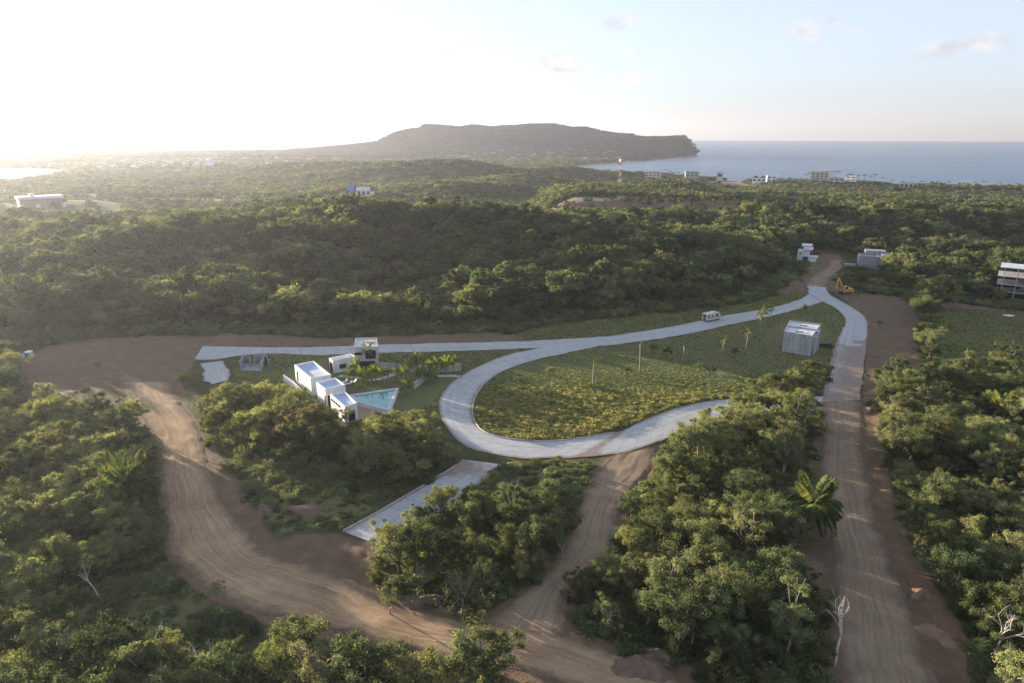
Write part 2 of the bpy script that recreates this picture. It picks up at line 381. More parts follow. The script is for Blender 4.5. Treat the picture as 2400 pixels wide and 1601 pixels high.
# coast
COAST = [(2600, 700)] + [((u - 1200) / F * y * .972, y) for u, y in ((2600,925),(2400,960),(2150,1000),(1950,1085),(1750,1150),(1600,1235),(1450,1400),(1365,1540),(1335,1590))] \
  + GP([(1338,393),(1420,386),(1480,381),(1530,377),(1560,374),(1600,369),(1640,366)], -15) + [(690,2700),(560,2860),(100,2960),(-600,2930),(-1500,2950),(-4200,3100),(-4200,-500),(2600,-500)]
LAGOON = GP([(134,399),(60,395),(-300,393),(-1200,395),(-1200,450),(-300,440),(0,434),(40,425),(80,414),(132,405)], -15)
HEAD_U = [520,600,680,750,820,890,905,925,960,985,1000,1040,1080,1110,1150,1200,1240,1300,1340,1370,1400,1440,1480,1490,1560,1600,1618,1630,1645,1700]
HEAD_V = [364,358,352,345,339,330,320,309,301,299,290,293,298,292,295,291,289,288,296,297,305,311,313,318,318,316,319,326,345,350]
R1_U = [-700,-200,0,250,450,625,800,940,1200,1400,1600,1750,1850,1950]
R1_V = [610,600,588,548,545,508,485,520,508,535,557,570,600,640]
R1_Y = [300,320,320,335,335,350,360,355,360,340,320,305,300,300]
def height(x, y):
    x, y = np.asarray(x, float), np.asarray(y, float)
    ys = np.maximum(y, 30)
    u = 1200 + F * x / (ys * math.cos(PITCH) + 55 * math.sin(PITCH))
    z = -6 * sstep(380, 620, y) - 4.5 * sstep(600, 1050, y)
    # wooded ridge behind the clearing
    ry = np.interp(u, R1_U, R1_Y); rv = np.interp(u, R1_U, R1_V)
    rh = np.maximum(0, CAM_H - (ry * .957 + 13) * (math.sin(PITCH) + (rv - 800.5) / F * math.cos(PITCH)) - 6.5) * sstep(1960, 1800, u)
    dy = y - ry
    z = z + rh * np.exp(-(dy / np.where(dy < 0, 72, 52)) ** 2) * sstep(2, 45, sdist(x, y, NORTH_W))
    inl = sstep(8, 60, sdist(x, y, NORTH_W)) * sstep(470, 400, y)
    z = z + ((fbm(x + .5 * y, y, 80, 71, 2) - .58) * 17 + (vnoise(x - .3 * y, y, 34, 75) - .5) * 4) * inl
    def hill(cx, cyy, h, sx, sy): return h * np.exp(-((x - cx) / sx) ** 2 - ((y - cyy) / sy) ** 2)
    z = z + hill(290, 440, 8, 110, 60) + hill(-112, 455, 10, 75, 42) + hill(120, 430, 5, 120, 40)
    z = z + hill(-130, 1120, 27, 150, 95) + hill(20, 960, 14, 110, 70) + hill(-60, 760, 12, 130, 60) + hill(-330, 1400, 14, 200, 110)
    z = z + hill(100, 1180, 10, 90, 60) + hill(-820, 1010, 16, 60, 40) + hill(330, 700, 6, 150, 60) + hill(-420, 640, 7, 90, 40)
    # quarry shelf
    z = z + 15 * sstep(515, 533, y + 14 * vnoise(x, y, 25, 4)) * sstep(20, 60, x + 12 * vnoise(x, y, 30, 3)) * sstep(215, 170, x) * sstep(760, 690, y)
    z = z + (fbm(x, y, 130, 2) - .5) * 11 * sstep(390, 560, y)
    # headland
    hv = np.interp(u, HEAD_U, HEAD_V)
    hh = np.maximum(0, CAM_H - (2680 * .957 + 10) * (math.sin(PITCH) + (hv - 800.5) / F * math.cos(PITCH)) - 9 + 11)
    dy = y - 2680
    prof = np.where(dy < 0, .62 * np.exp(-(dy / 150) ** 2) + .38 * np.exp(-(dy / 330) ** 2), np.exp(-(dy / 160) ** 2))
    z = z + hh * prof * (1 + .16 * (fbm(x, y, 170, 6) - .5) * sstep(0, 200, abs(dy)))
    # micro relief away from the roads is added on the ground sheet
    dl = sdist(x, y, COAST); dg = -sdist(x, y, LAGOON)
    dl = np.minimum(dl, dg) + (fbm(x, y, 60, 9) - .5) * 26
    k = sstep(-8, 45, dl)
    return -22 * (1 - k) + z * k

# ---------------------------------------------------------------- ground sheet
def chaikin(P, it=2):
    P = np.asarray(P, float)
    for _ in range(it):
        Q = np.empty((2 * len(P) - 2, P.shape[1])); Q[0::2] = .75 * P[:-1] + .25 * P[1:]; Q[1::2] = .25 * P[:-1] + .75 * P[1:]
        P = np.vstack([P[:1], Q, P[-1:]])
    return P
def resample(P, n):
    P = np.asarray(P, float); d = np.r_[0, np.cumsum(np.hypot(*np.diff(P, axis=0).T))]
    s = np.linspace(0, d[-1], n)
    return np.c_[np.interp(s, d, P[:, 0]), np.interp(s, d, P[:, 1])], d[-1]
def strip_edges(pair, step):
    A, B = chaikin(GP(pair[0])), chaikin(GP(pair[1]))
    LA = np.hypot(*np.diff(A, axis=0).T).sum(); LB = np.hypot(*np.diff(B, axis=0).T).sum()
    n = max(4, int((LA + LB) / 2 / step))
    A, _ = resample(A, n); B, _ = resample(B, n)
    return A, B
ROADS = {k: strip_edges(p, 1.5) for k, p in CONCRETE.items()}
TRACKS = {k: strip_edges(p, 1.2) for k, p in DIRT_ROADS.items()}
ROAD_POLYS = [[tuple(p) for p in np.vstack([A[::2], B[::-2]])] for A, B in list(ROADS.values()) + list(TRACKS.values())]
def road_dist(x, y):
    """distance outside the nearest road (negative inside)"""
    d = np.full(np.shape(x), 1e9)
    for p in ROAD_POLYS: d = np.minimum(d, -sdist(x, y, p))
    return d
def micro(x, y):
    near = np.hypot(x, y) < 330
    out = np.zeros(np.shape(x))
    xn, yn = x[near], y[near]
    rd = road_dist(xn, yn)
    for p in LAWN_W: rd = np.minimum(rd, np.maximum(0, -sdist(xn, yn, p)) * .5)
    out[near] = (fbm(xn, yn, 9, 12) - .35) * 1.5 * sstep(.8, 5, rd) + (fbm(xn, yn, 2.2, 15) - .5) * .5 * sstep(.2, 1.6, rd)
    return out
NR, NA = 430, 560
rr = 14 * (4800 / 14) ** (np.linspace(0, 1, NR)); aa = np.radians(np.linspace(-68, 68, NA))
RR, AA = np.meshgrid(rr, aa, indexing='ij')
gx, gy = (RR * np.sin(AA)).ravel(), (RR * np.cos(AA)).ravel()
gz = height(gx, gy); gmicro = micro(gx, gy)
gi = np.arange(NR * NA).reshape(NR, NA)
gf = np.stack([gi[:-1, :-1], gi[:-1, 1:], gi[1:, 1:], gi[1:, :-1]], -1).reshape(-1, 4)[:, ::-1]
m, nt, out = new_mat('ground')
zone = N(nt, 'Attribute', attribute_name='zone')
sepz = N(nt, 'SeparateColor'); nt.links.new(zone.outputs['Color'], sepz.inputs[0])
n1, n2, n3 = wnoise(nt, .35, 6, .65), wnoise(nt, 2.6, 5, .65), wnoise(nt, .06, 3)
floor_c = ramp(nt, n1, [(.3, (.050, .056, .026)), (.55, (.078, .082, .036)), (.75, (.12, .095, .058))])
grass_c = mixcol(nt, n3, ramp(nt, n2, [(.3, (.095, .118, .05)), (.7, (.15, .165, .07))]), ramp(nt, n1, [(.3, (.13, .14, .058)), (.7, (.20, .19, .085))]))
soil_c = mixcol(nt, .4, ramp(nt, n1, [(.25, (.125, .086, .055)), (.5, (.19, .131, .084)), (.78, (.28, .194, .122))]), ramp(nt, n2, [(.3, (.098, .069, .047)), (.7, (.22, .157, .105))]))
def thr(ch, lo=.25, hi=.75):
    s = mathn(nt, 'ADD', ch, mathn(nt, 'MULTIPLY', mathn(nt, 'SUBTRACT', n1, .5), .9))
    r = N(nt, 'MapRange'); r.inputs['From Min'].default_value = lo; r.inputs['From Max'].default_value = hi
    nt.links.new(s, r.inputs['Value']); return r.outputs[0]
c = mixcol(nt, thr(sepz.outputs[1]), floor_c, grass_c)
c = mixcol(nt, thr(sepz.outputs[0]), c, soil_c)
reda = N(nt, 'Attribute', attribute_name='red').outputs['Fac']
c = mixcol(nt, thr(reda), c, ramp(nt, n2, [(.3, (.19, .115, .07)), (.7, (.35, .215, .13))]))
c = mixcol(nt, thr(sepz.outputs[2]), c, ramp(nt, n2, [(.3, (.17, .135, .10)), (.7, (.32, .26, .19))]))
b = N(nt, 'BsdfPrincipled'); b.inputs['Roughness'].default_value = .95; b.inputs['Specular IOR Level'].default_value = .1
nt.links.new(c, b.inputs['Base Color'])
bp = N(nt, 'Bump'); bp.inputs['Strength'].default_value = .9; bp.inputs['Distance'].default_value = .35
nt.links.new(mathn(nt, 'ADD', n2, mathn(nt, 'MULTIPLY', wnoise(nt, 9, 3), .35)), bp.inputs['Height']); nt.links.new(bp.outputs[0], b.inputs['Normal'])
nt.links.new(b.outputs[0], out.inputs[0]); M['ground'] = m
me = np_mesh('ground', np.c_[gx, gy, gz + gmicro], gf, m, True)
zw = np.zeros((len(gx), 4)); zw[:, 3] = 1
nearm = gy < 420
xn, yn = gx[nearm], gy[nearm]
soft = lambda polys, w: np.max([sstep(-w, w, sdist(xn, yn, p)) for p in polys], axis=0)
zw[nearm, 1] = np.maximum(soft(LAWN_W, 1.0), .75 * soft(LOW_W, 1.5)); zw[nearm, 0] = np.maximum(soft(SOIL_W[:5] + SOIL_W[6:], .9), .55 * soft(SOIL_W[5:6], 2.5))
# far open patches: fields on the plain, quarry face, beach
far = gy > 380
patch = fbm(gx, gy, 150, 21, 3)
FIELDS_W = [GP(p, -8) for p in ([(-300,500),(0,486),(300,488),(440,500),(430,524),(200,540),(-300,545)], [(250,478),(330,463),(560,461),(640,473),(560,488),(300,491)], [(600,493),(680,473),(820,462),(900,470),(780,488)],
            [(1270,401),(1400,417),(1450,414),(1400,397)], [(60,462),(200,455),(330,458),(220,468)], [(1780,482),(1960,465),(2060,474),(1900,490)], [(2050,474),(2200,457),(2340,462),(2280,478)], [(1500,441),(1650,435),(1700,445),(1520,450)])]
for i, p in enumerate(FIELDS_W):
    w = sstep(-6, 8, sdist(gx, gy, p)); zw[:, 1] = np.maximum(zw[:, 1], w * far)
    if i in (1, 2, 5): zw[:, 2] = np.maximum(zw[:, 2], w * .75 * far)
QUARRY_TOP = [(28, 533), (60, 536), (110, 548), (150, 545), (158, 560), (100, 566), (40, 556)]
zw[:, 2] = np.maximum(zw[:, 2], sstep(-5, 4, sdist(gx, gy, QUARRY_TOP)) * .8)
QUARRY_FACE = [(14, 498), (190, 498), (200, 540), (150, 546), (110, 549), (60, 538), (28, 536), (16, 520)]
zw[:, 0] = np.maximum(zw[:, 0], sstep(-5, 5, sdist(gx, gy, QUARRY_FACE)) * .8)
bare = (gz < -12.2) & (gz > -17) & (gy > 500)
zw[bare, 2] = .9
RED_W = [GP(p) for p in ([(2092,1255),(2135,1310),(2190,1385),(2245,1460),(2300,1570),(2300,1640),(2235,1560),(2200,1480),(2150,1400),(2100,1310)], [(2062,1120),(2085,1140),(2095,1190),(2070,1180)], [(440,1352),(500,1395),(600,1438),(700,1460),(780,1478),(760,1495),(620,1462),(480,1402)], [(1490,1060),(1545,1040),(1540,1080),(1520,1110)], [(2030,930),(2060,940),(2070,980),(2040,970)], [(540,1130),(590,1200),(560,1210),(520,1140)])]
redv = np.zeros(len(gx)); redv[nearm] = np.max([sstep(-1.2, 1.0, sdist(xn, yn, p)) for p in RED_W], axis=0) * .62
at = me.attributes.new('red', 'FLOAT', 'POINT'); at.data.foreach_set('value', redv.astype(np.float32))
at = me.attributes.new('zone', 'FLOAT_COLOR', 'POINT'); at.data.foreach_set('color', zw.astype(np.float32).ravel())
tag(link('ground', me), 'wooded coastal ground with cleared soil and grass around the new road', kind='structure')

# ---------------------------------------------------------------- sea
m, nt, out = new_mat('sea_water')
b = N(nt, 'BsdfPrincipled'); b.inputs['Base Color'].default_value = (.012, .05, .085, 1)
b.inputs['Roughness'].default_value = .3; b.inputs['IOR'].default_value = 1.33; b.inputs['Specular IOR Level'].default_value = .3
pos = nt.nodes.new('ShaderNodeNewGeometry').outputs['Position']
h1 = wnoise(nt, .05, 5, .62, pos, (1, .7, 1)); h2 = wnoise(nt, .006, 4, .6, pos, (1, .45, 1))
bp = N(nt, 'Bump'); bp.inputs['Strength'].default_value = .75; bp.inputs['Distance'].default_value = 4.0
nt.links.new(mathn(nt, 'ADD', h1, mathn(nt, 'MULTIPLY', h2, 2.5)), bp.inputs['Height']); nt.links.new(bp.outputs[0], b.inputs['Normal'])
col = ramp(nt, h2, [(.3, (.020, .085, .170)), (.7, (.036, .120, .205))]); nt.links.new(col, b.inputs['Base Color'])
nt.links.new(b.outputs[0], out.inputs[0]); M['sea'] = m
rs = np.r_[30, 400, 800 * (9000 / 800) ** np.linspace(0, 1, 30)]; sa = np.radians(np.linspace(-89, 89, 240))
SR, SA = np.meshgrid(rs, sa, indexing='ij'); si = np.arange(SR.size).reshape(SR.shape)
sf = np.stack([si[:-1, :-1], si[:-1, 1:], si[1:, 1:], si[1:, :-1]], -1).reshape(-1, 4)[:, ::-1]
tag(link('sea', np_mesh('sea', np.c_[(SR * np.sin(SA)).ravel(), (SR * np.cos(SA)).ravel(), np.full(SR.size, -15.0)], sf, m)), 'blue ocean reaching the horizon with low swell', kind='structure')

# ---------------------------------------------------------------- haze
m, nt, out = new_mat('haze_air')
pv = N(nt, 'VolumePrincipled'); pv.inputs['Color'].default_value = (.66, .68, .77, 1); pv.inputs['Density'].default_value = HAZE_D = 1.05e-4
pv.inputs['Anisotropy'].default_value = .56
nt.links.new(pv.outputs[0], out.inputs['Volume'])
hz = MB().box(-9300, 9300, -700, 9300, -26, 172).build('haze', m)
tag(hz, 'thin warm evening haze over the whole landscape', kind='stuff')

# ---------------------------------------------------------------- concrete roads and dirt roads
def uvroad(me, uv):
    l = me.uv_layers.new(name='UVMap'); idx = np.empty(len(me.loops), np.int32); me.loops.foreach_get('vertex_index', idx)
    l.data.foreach_set('uv', np.asarray(uv, np.float32)[idx].ravel())
m, nt, out = new_mat('road_concrete')
uv = N(nt, 'UVMap').outputs[0]; sx = N(nt, 'SeparateXYZ'); nt.links.new(uv, sx.inputs[0])
n1, n2, n3 = wnoise(nt, .25, 5, .65), wnoise(nt, 1.8, 6, .7), wnoise(nt, .8, 5, .7)
c = ramp(nt, n1, [(.3, (.35, .355, .362)), (.7, (.47, .475, .48))])
c = mixcol(nt, .35, c, ramp(nt, n2, [(.3, (.29, .29, .285)), (.7, (.53, .535, .535))]))
joint = mathn(nt, 'LESS_THAN', mathn(nt, 'PINGPONG', mathn(nt, 'DIVIDE', sx.outputs[1], 3.6), .5), .018)
mid = mathn(nt, 'LESS_THAN', mathn(nt, 'ABSOLUTE', mathn(nt, 'SUBTRACT', sx.outputs[0], .5)), .006)
c = mixcol(nt, mathn(nt, 'MULTIPLY', mathn(nt, 'MAXIMUM', joint, mid), .75), c, (.2, .19, .18))
wear = wnoise(nt, 1.0, 4, .65, uv, (9, .05, 1))
c = mixcol(nt, .5, c, ramp(nt, wear, [(.35, (.78, .77, .75)), (.65, (1.15, 1.15, 1.15))]), 'MULTIPLY')
edge = mathn(nt, 'MULTIPLY', mathn(nt, 'ABSOLUTE', mathn(nt, 'SUBTRACT', sx.outputs[0], .5)), 2.0)
dirtf = mathn(nt, 'ADD', mathn(nt, 'POWER', edge, 7.0), mathn(nt, 'SUBTRACT', n3, .52))
soil_attr = N(nt, 'Attribute', attribute_name='soil').outputs['Fac']
dirtf = mathn(nt, 'ADD', dirtf, mathn(nt, 'MULTIPLY', soil_attr, 1.0))
r = N(nt, 'MapRange'); r.inputs['From Min'].default_value = .22; r.inputs['From Max'].default_value = .62; nt.links.new(dirtf, r.inputs['Value'])
c = mixcol(nt, mathn(nt, 'MULTIPLY', r.outputs[0], .95), c, ramp(nt, n2, [(.3, (.20, .145, .115)), (.7, (.33, .25, .20))]))
b = N(nt, 'BsdfPrincipled'); b.inputs['Roughness'].default_value = .8; b.inputs['Specular IOR Level'].default_value = .25
nt.links.new(c, b.inputs['Base Color'])
bp = N(nt, 'Bump'); bp.inputs['Strength'].default_value = .3; bp.inputs['Distance'].default_value = .03
nt.links.new(n2, bp.inputs['Height']); nt.links.new(bp.outputs[0], b.inputs['Normal']); nt.links.new(b.outputs[0], out.inputs[0])
M['concrete_road'] = m
def build_strip(name, A, B, mat, z, nx, jag=0.0, soil=None, rough_z=0.0, thick=.16):
    n = len(A); L = np.r_[0, np.cumsum(np.hypot(*np.diff((A + B) / 2, axis=0).T))]
    nrm = (B - A) / np.maximum(np.hypot(*(B - A).T), 1e-6)[:, None]
    if jag:     # formwork steps: each pour is a little wider or narrower
        seg = (L / 3.6).astype(int); ja = rng.normal(0, jag, seg.max() + 2)[seg] + rng.normal(0, jag * .35, n); jb = rng.normal(0, jag, seg.max() + 2)[seg] + rng.normal(0, jag * .35, n)
        A = A - nrm * ja[:, None]; B = B + nrm * jb[:, None]
    V, UV, S = [], [], []
    fr = np.linspace(0, 1, nx)
    for f in fr:
        P = A * (1 - f) + B * f
        zz = z + (rough_z * (vnoise(P[:, 0], P[:, 1], 1.1, 31) + .6 * vnoise(np.full(n, f * 40), L, 6, 33) - .8) if rough_z else 0) * np.ones(n)
        if rough_z: zz = np.maximum(zz, .025 + .3 * z)
        if rough_z and f in (0, 1): zz = zz * 0 - .04
        V.append(np.c_[P, zz]); UV.append(np.c_[np.full(n, f), L]); S.append(soil(f, np.arange(n) / (n - 1), P) if soil else np.zeros(n))
    V = np.stack(V, 1).reshape(-1, 3); UV = np.stack(UV, 1).reshape(-1, 2); S = np.stack(S, 1).ravel()
    i = np.arange(n * nx).reshape(n, nx)
    Fq = np.stack([i[:-1, :-1], i[:-1, 1:], i[1:, 1:], i[1:, :-1]], -1).reshape(-1, 4)
    # skirt
    ring = np.r_[i[:, 0], i[-1, 1:], i[::-1, -1][1:], i[0, ::-1][1:-1]]
    base = len(V); V2 = V[ring].copy(); V2[:, 2] -= thick
    k = len(ring); j = np.arange(k); Fs = np.stack([ring[j], base + j, base + (j + 1) % k, ring[(j + 1) % k]], -1)
    V = np.vstack([V, V2]); UV = np.vstack([UV, UV[ring]]); S = np.r_[S, S[ring]]
    me = np_mesh(name, V, np.vstack([Fq, Fs]), mat); uvroad(me, UV)
    me.polygons.foreach_set('use_smooth', np.r_[np.full(len(Fq), bool(rough_z)), np.zeros(len(Fs), bool)])
    # faces up
    a, b_, c_ = V[Fq[0, 0]], V[Fq[0, 1]], V[Fq[0, 2]]
    if np.cross(b_ - a, c_ - a)[2] < 0: me.flip_normals()
    at = me.attributes.new('soil', 'FLOAT', 'POINT'); at.data.foreach_set('value', S.astype(np.float32))
    return link(name, me)
soil_loop = lambda f, t, P: -1.2 * (t < .13) + .75 * np.exp(-((t - .655) / .012) ** 2) + .25 * np.exp(-((t - .40) / .1) ** 2) * f
soil_east = lambda f, t, P: sstep(.52, .66, t + .12 * (vnoise(P[:, 0], P[:, 1], 3, 5) - .5)) * (.35 + .6 * f) + sstep(.93, 1, t) * .6
soil_spur = lambda f, t, P: .8 * np.exp(-((t - .12) / .12) ** 2) * (1 - .5 * f) + .25 * (1 - f) ** 4
ROAD_LABEL = {'north': 'long straight concrete road running past the villa to the far junction', 'loop': 'curved concrete road bending around the grassy field',
              'east': 'concrete road on the right, smeared with brown soil at its near end', 'spur': 'short concrete road stub below the loop, ending at bare soil', 'west': 'small broken concrete apron beside the roofless block walls'}
SOILS = {'loop': soil_loop, 'east': soil_east, 'spur': soil_spur}
for q, (k, (A, B)) in enumerate(ROADS.items()):
    tag(build_strip('concrete_road', A, B, M['concrete_road'], .10 + .006 * q, 9, .16 if k != 'west' else .5, SOILS.get(k)), ROAD_LABEL[k], kind='structure')

def dirt_mat(name, lo, mid_, hi):
    m, nt, out = new_mat(name)
    uv = N(nt, 'UVMap').outputs[0]
    pos = nt.nodes.new('ShaderNodeNewGeometry').outputs['Position']
    wob = N(nt, 'TexNoise'); wob.inputs['Scale'].default_value = .12; nt.links.new(pos, wob.inputs['Vector'])
    sc = N(nt, 'Mapping'); sc.inputs['Scale'].default_value = (12, 1, 1); nt.links.new(uv, sc.inputs[0])
    ad = N(nt, 'VectorMath', operation='MULTIPLY_ADD'); nt.links.new(wob.outputs['Color'], ad.inputs[0]); ad.inputs[1].default_value = (.28, 0, 0); nt.links.new(sc.outputs[0], ad.inputs[2])
    tr = wnoise(nt, 1.5, 6, .72, ad.outputs[0], (1, .035, 1))            # tracks along the road
    tr2 = wnoise(nt, 5.5, 4, .7, ad.outputs[0], (1, .12, 1))
    n1, n2 = wnoise(nt, .18, 4, .6, pos), wnoise(nt, 3.5, 5, .7, pos)
    f = mathn(nt, 'ADD', mathn(nt, 'MULTIPLY', tr, .40), mathn(nt, 'ADD', mathn(nt, 'MULTIPLY', n1, .30), mathn(nt, 'ADD', mathn(nt, 'MULTIPLY', n2, .20), mathn(nt, 'MULTIPLY', tr2, .18))))
    c = ramp(nt, f, [(.40, lo), (.52, mid_), (.66, hi)])
    su = N(nt, 'SeparateXYZ'); nt.links.new(uv, su.inputs[0])
    wv = wnoise(nt, .07, 2, .5, pos)
    uo = mathn(nt, 'ADD', su.outputs[0], mathn(nt, 'MULTIPLY', mathn(nt, 'SUBTRACT', wv, .5), .22))
    rut = None
    for cpos in (.30, .44, .58, .72):
        dd_ = mathn(nt, 'ABSOLUTE', mathn(nt, 'SUBTRACT', uo, cpos)); g_ = N(nt, 'MapRange'); g_.inputs['From Min'].default_value = .035; g_.inputs['From Max'].default_value = .008
        nt.links.new(dd_, g_.inputs['Value']); rut = g_.outputs[0] if rut is None else mathn(nt, 'MAXIMUM', rut, g_.outputs[0])
    c = mixcol(nt, mathn(nt, 'MULTIPLY', mathn(nt, 'MULTIPLY', rut, n1), .55), c, hi)
    ed = mathn(nt, 'ADD', mathn(nt, 'MULTIPLY', mathn(nt, 'ABSOLUTE', mathn(nt, 'SUBTRACT', su.outputs[0], .5)), 2.0), mathn(nt, 'MULTIPLY', mathn(nt, 'SUBTRACT', wnoise(nt, .35, 6, .65, pos), .5), .8))
    eg = N(nt, 'MapRange'); eg.inputs['From Min'].default_value = .62; eg.inputs['From Max'].default_value = .98; nt.links.new(ed, eg.inputs['Value'])
    c = mixcol(nt, eg.outputs[0], c, ramp(nt, wnoise(nt, 1.2, 6, .65, pos), [(.25, (.095, .070, .052)), (.5, (.150, .108, .078)), (.78, (.225, .160, .112))]))
    b = N(nt, 'BsdfPrincipled'); b.inputs['Roughness'].default_value = .95; b.inputs['Specular IOR Level'].default_value = .1
    nt.links.new(c, b.inputs['Base Color'])
    bp = N(nt, 'Bump'); bp.inputs['Strength'].default_value = .35; bp.inputs['Distance'].default_value = .14
    nt.links.new(mathn(nt, 'ADD', tr, mathn(nt, 'MULTIPLY', tr2, .5)), bp.inputs['Height'])
    bp2 = N(nt, 'Bump'); bp2.inputs['Strength'].default_value = .5; bp2.inputs['Distance'].default_value = .1
    nt.links.new(n2, bp2.inputs['Height']); nt.links.new(bp.outputs[0], bp2.inputs['Normal']); nt.links.new(bp2.outputs[0], b.inputs['Normal'])
    nt.links.new(b.outputs[0], out.inputs[0]); return m
M['dirt_tan'] = dirt_mat('dirt_road_tan', (.195, .130, .078), (.315, .210, .128), (.48, .335, .21))
M['dirt_grey'] = dirt_mat('dirt_road_grey', (.16, .115, .078), (.235, .172, .118), (.345, .258, .18))
TR_LABEL = {'west': 'wide sunlit dirt road curving down from the left clearing', 'middle': 'narrow dirt track climbing to the concrete loop', 'east': 'straight rutted dirt road along the right side', 'north': 'far dirt road leading past the grey block house'}
for q, (k, (A, B)) in enumerate(TRACKS.items()):
    tag(build_strip('dirt_road', A, B, M['dirt_tan' if k in ('west',) else 'dirt_grey'], .09 + .012 * q, 25, .25, None, .16, .3), TR_LABEL[k], kind='structure')

# ---------------------------------------------------------------- plants: building blocks
def leaves_np(centres, radii, n, size, r, zflat=1.0, up=.5, shell=.62):
    """n leaf quads spread through ellipsoid clumps; returns verts (4n,3), tint (4n)"""
    k = r.integers(0, len(centres), n)
    d = r.normal(size=(n, 3)); d /= np.linalg.norm(d, axis=1)[:, None]
    rad = np.minimum(np.abs(r.normal(size=n)) * .52 + .18, 1.9) if shell < .5 else (shell + (1 - shell) * r.random(n) ** .7) * (1 + .10 * r.normal(size=n))
    off = d * rad[:, None] * radii[k][:, None]; off[:, 2] *= zflat
    p = centres[k] + off
    nrm = d * .8 + np.array([0, 0, up]) + r.normal(size=(n, 3)) * .55; nrm /= np.linalg.norm(nrm, axis=1)[:, None]
    t = np.cross(nrm, r.normal(size=(n, 3))); t /= np.linalg.norm(t, axis=1)[:, None]
    bt = np.cross(nrm, t)
    s = size * (.6 + .8 * r.random(n))[:, None]
    a, w = t * s * .5, bt * s * .30
    V = np.stack([p - a, p + w * .9 - a * .1, p + a - nrm * s * .12, p - w * .9 - a * .1], 1).reshape(-1, 3)
    ct = r.random(len(centres))
    tint = np.clip(.55 * ct[k] + .45 * r.random(n), 0, 1)
    return V, np.repeat(tint, 4)
def leaf_mesh(name, V, tint, mat):
    me = np_mesh(name, V, np.arange(len(V)).reshape(-1, 4), mat)
    at = me.attributes.new('tint', 'FLOAT', 'POINT'); at.data.foreach_set('value', tint.astype(np.float32))
    return me
def crown_centres(kind, r, dense=1.0):
    """clump centres for a tree of about 6 m with its base at 0: a few limbs, each ending in a spray of small clumps"""
    def sprays(limbs, per, jit, rmin, rmax):
        C, rad = [], []
        for L, w in limbs:
            for _ in range(max(2, int(per * dense))):
                C.append(L + r.normal(size=3) * jit * w * np.array([1, 1, .62])); rad.append(r.uniform(rmin, rmax) * 1.18 / dense ** .4)
        return np.array(C), np.array(rad)
    A = lambda n: np.arange(n) * 2.4 + r.uniform(0, 6) + r.normal(size=n) * .35
    if kind == 'round':
        n = 8; a = A(n); q = np.sqrt((np.arange(n) + .4) / n)
        L = [(np.array([np.cos(a[i]) * q[i] * 2.2, np.sin(a[i]) * q[i] * 2.2, 3.0 + 2.3 * math.sqrt(max(0, 1 - (q[i] * .9) ** 2)) + r.uniform(-.5, .5)]), 1.0) for i in range(n)]
        return sprays(L, 6, .62, .30, .72)
    if kind == 'spread':
        n = 10; a = A(n); q = np.sqrt((np.arange(n) + .4) / n)
        L = [(np.array([np.cos(a[i]) * q[i] * 3.3, np.sin(a[i]) * q[i] * 3.3, 3.3 + 1.7 * (1 - q[i] ** 2) + r.uniform(-.5, .8)]), 1.0) for i in range(n)]
        return sprays(L, 6, .72, .28, .66)
    if kind == 'tall':
        n = 8; a = A(n)
        L = [(np.array([np.cos(a[i]) * r.uniform(.3, 1.5), np.sin(a[i]) * r.uniform(.3, 1.5), 2.3 + 4.6 * i / n]), .8) for i in range(n)]
        return sprays(L, 5, .55, .24, .6)
    if kind == 'draped':
        n = 9; a = A(n)
        L = [(np.array([np.cos(a[i]) * r.uniform(.1, .9), np.sin(a[i]) * r.uniform(.1, .9), .5 + 5.2 * i / n]), .75) for i in range(n)]
        return sprays(L, 5, .6, .26, .62)
    n = 8; a = A(n)
    L = [(np.array([np.cos(a[i]) * r.uniform(.5, 2.3), np.sin(a[i]) * r.uniform(.5, 2.3), 3.0 + 2.8 * r.random()]), 1.0) for i in range(n)]
    return sprays(L, 4, .6, .25, .5)
def trunk_mesh(name, C, r, mat, n=5, thick=.16):
    mb = MB(); top = C[:, 2].max() * .62; lean = r.normal(size=2) * .25
    stem = [Vector((lean[0] * (z / top) ** 2 + .06 * r.normal(), lean[1] * (z / top) ** 2 + .06 * r.normal(), z)) for z in np.linspace(-.4, top, 6)]
    mb.tube(stem, np.linspace(thick, thick * .45, 6), n + 1)
    for i in r.permutation(len(C))[:18]:
        s = stem[int(r.integers(2, 6))]; e = Vector(C[i]) * (1.0 + .16 * r.random())
        md = s.lerp(e, .5) + Vector(r.normal(size=3) * .18)
        mb.tube([s, md, e], [thick * .42, thick * .28, thick * .12], n)
    return mb.mesh(name, mat, True)
def make_tree(kind, seed, nleaf, size, lmat, tmat, nm='tree'):
    r = np.random.default_rng(seed)
    C, rad = crown_centres(kind, r)
    V, t = leaves_np(C, rad, nleaf, size, r, .8, shell=.25)
    return trunk_mesh('trunk', C, r, tmat), leaf_mesh('crown', V, t, lmat)
def bush_mesh(seed, n, size, lmat, spread=1.3, h=.9):
    r = np.random.default_rng(seed); k = 7
    a = r.random(k) * 6.283; q = np.sqrt(r.random(k))
    C = np.c_[np.cos(a) * q * spread, np.sin(a) * q * spread, h * (.3 + .6 * r.random(k))]; rad = .4 + .45 * r.random(k)
    return leaf_mesh('bush', *leaves_np(C, rad, n, size, r, .8), lmat)
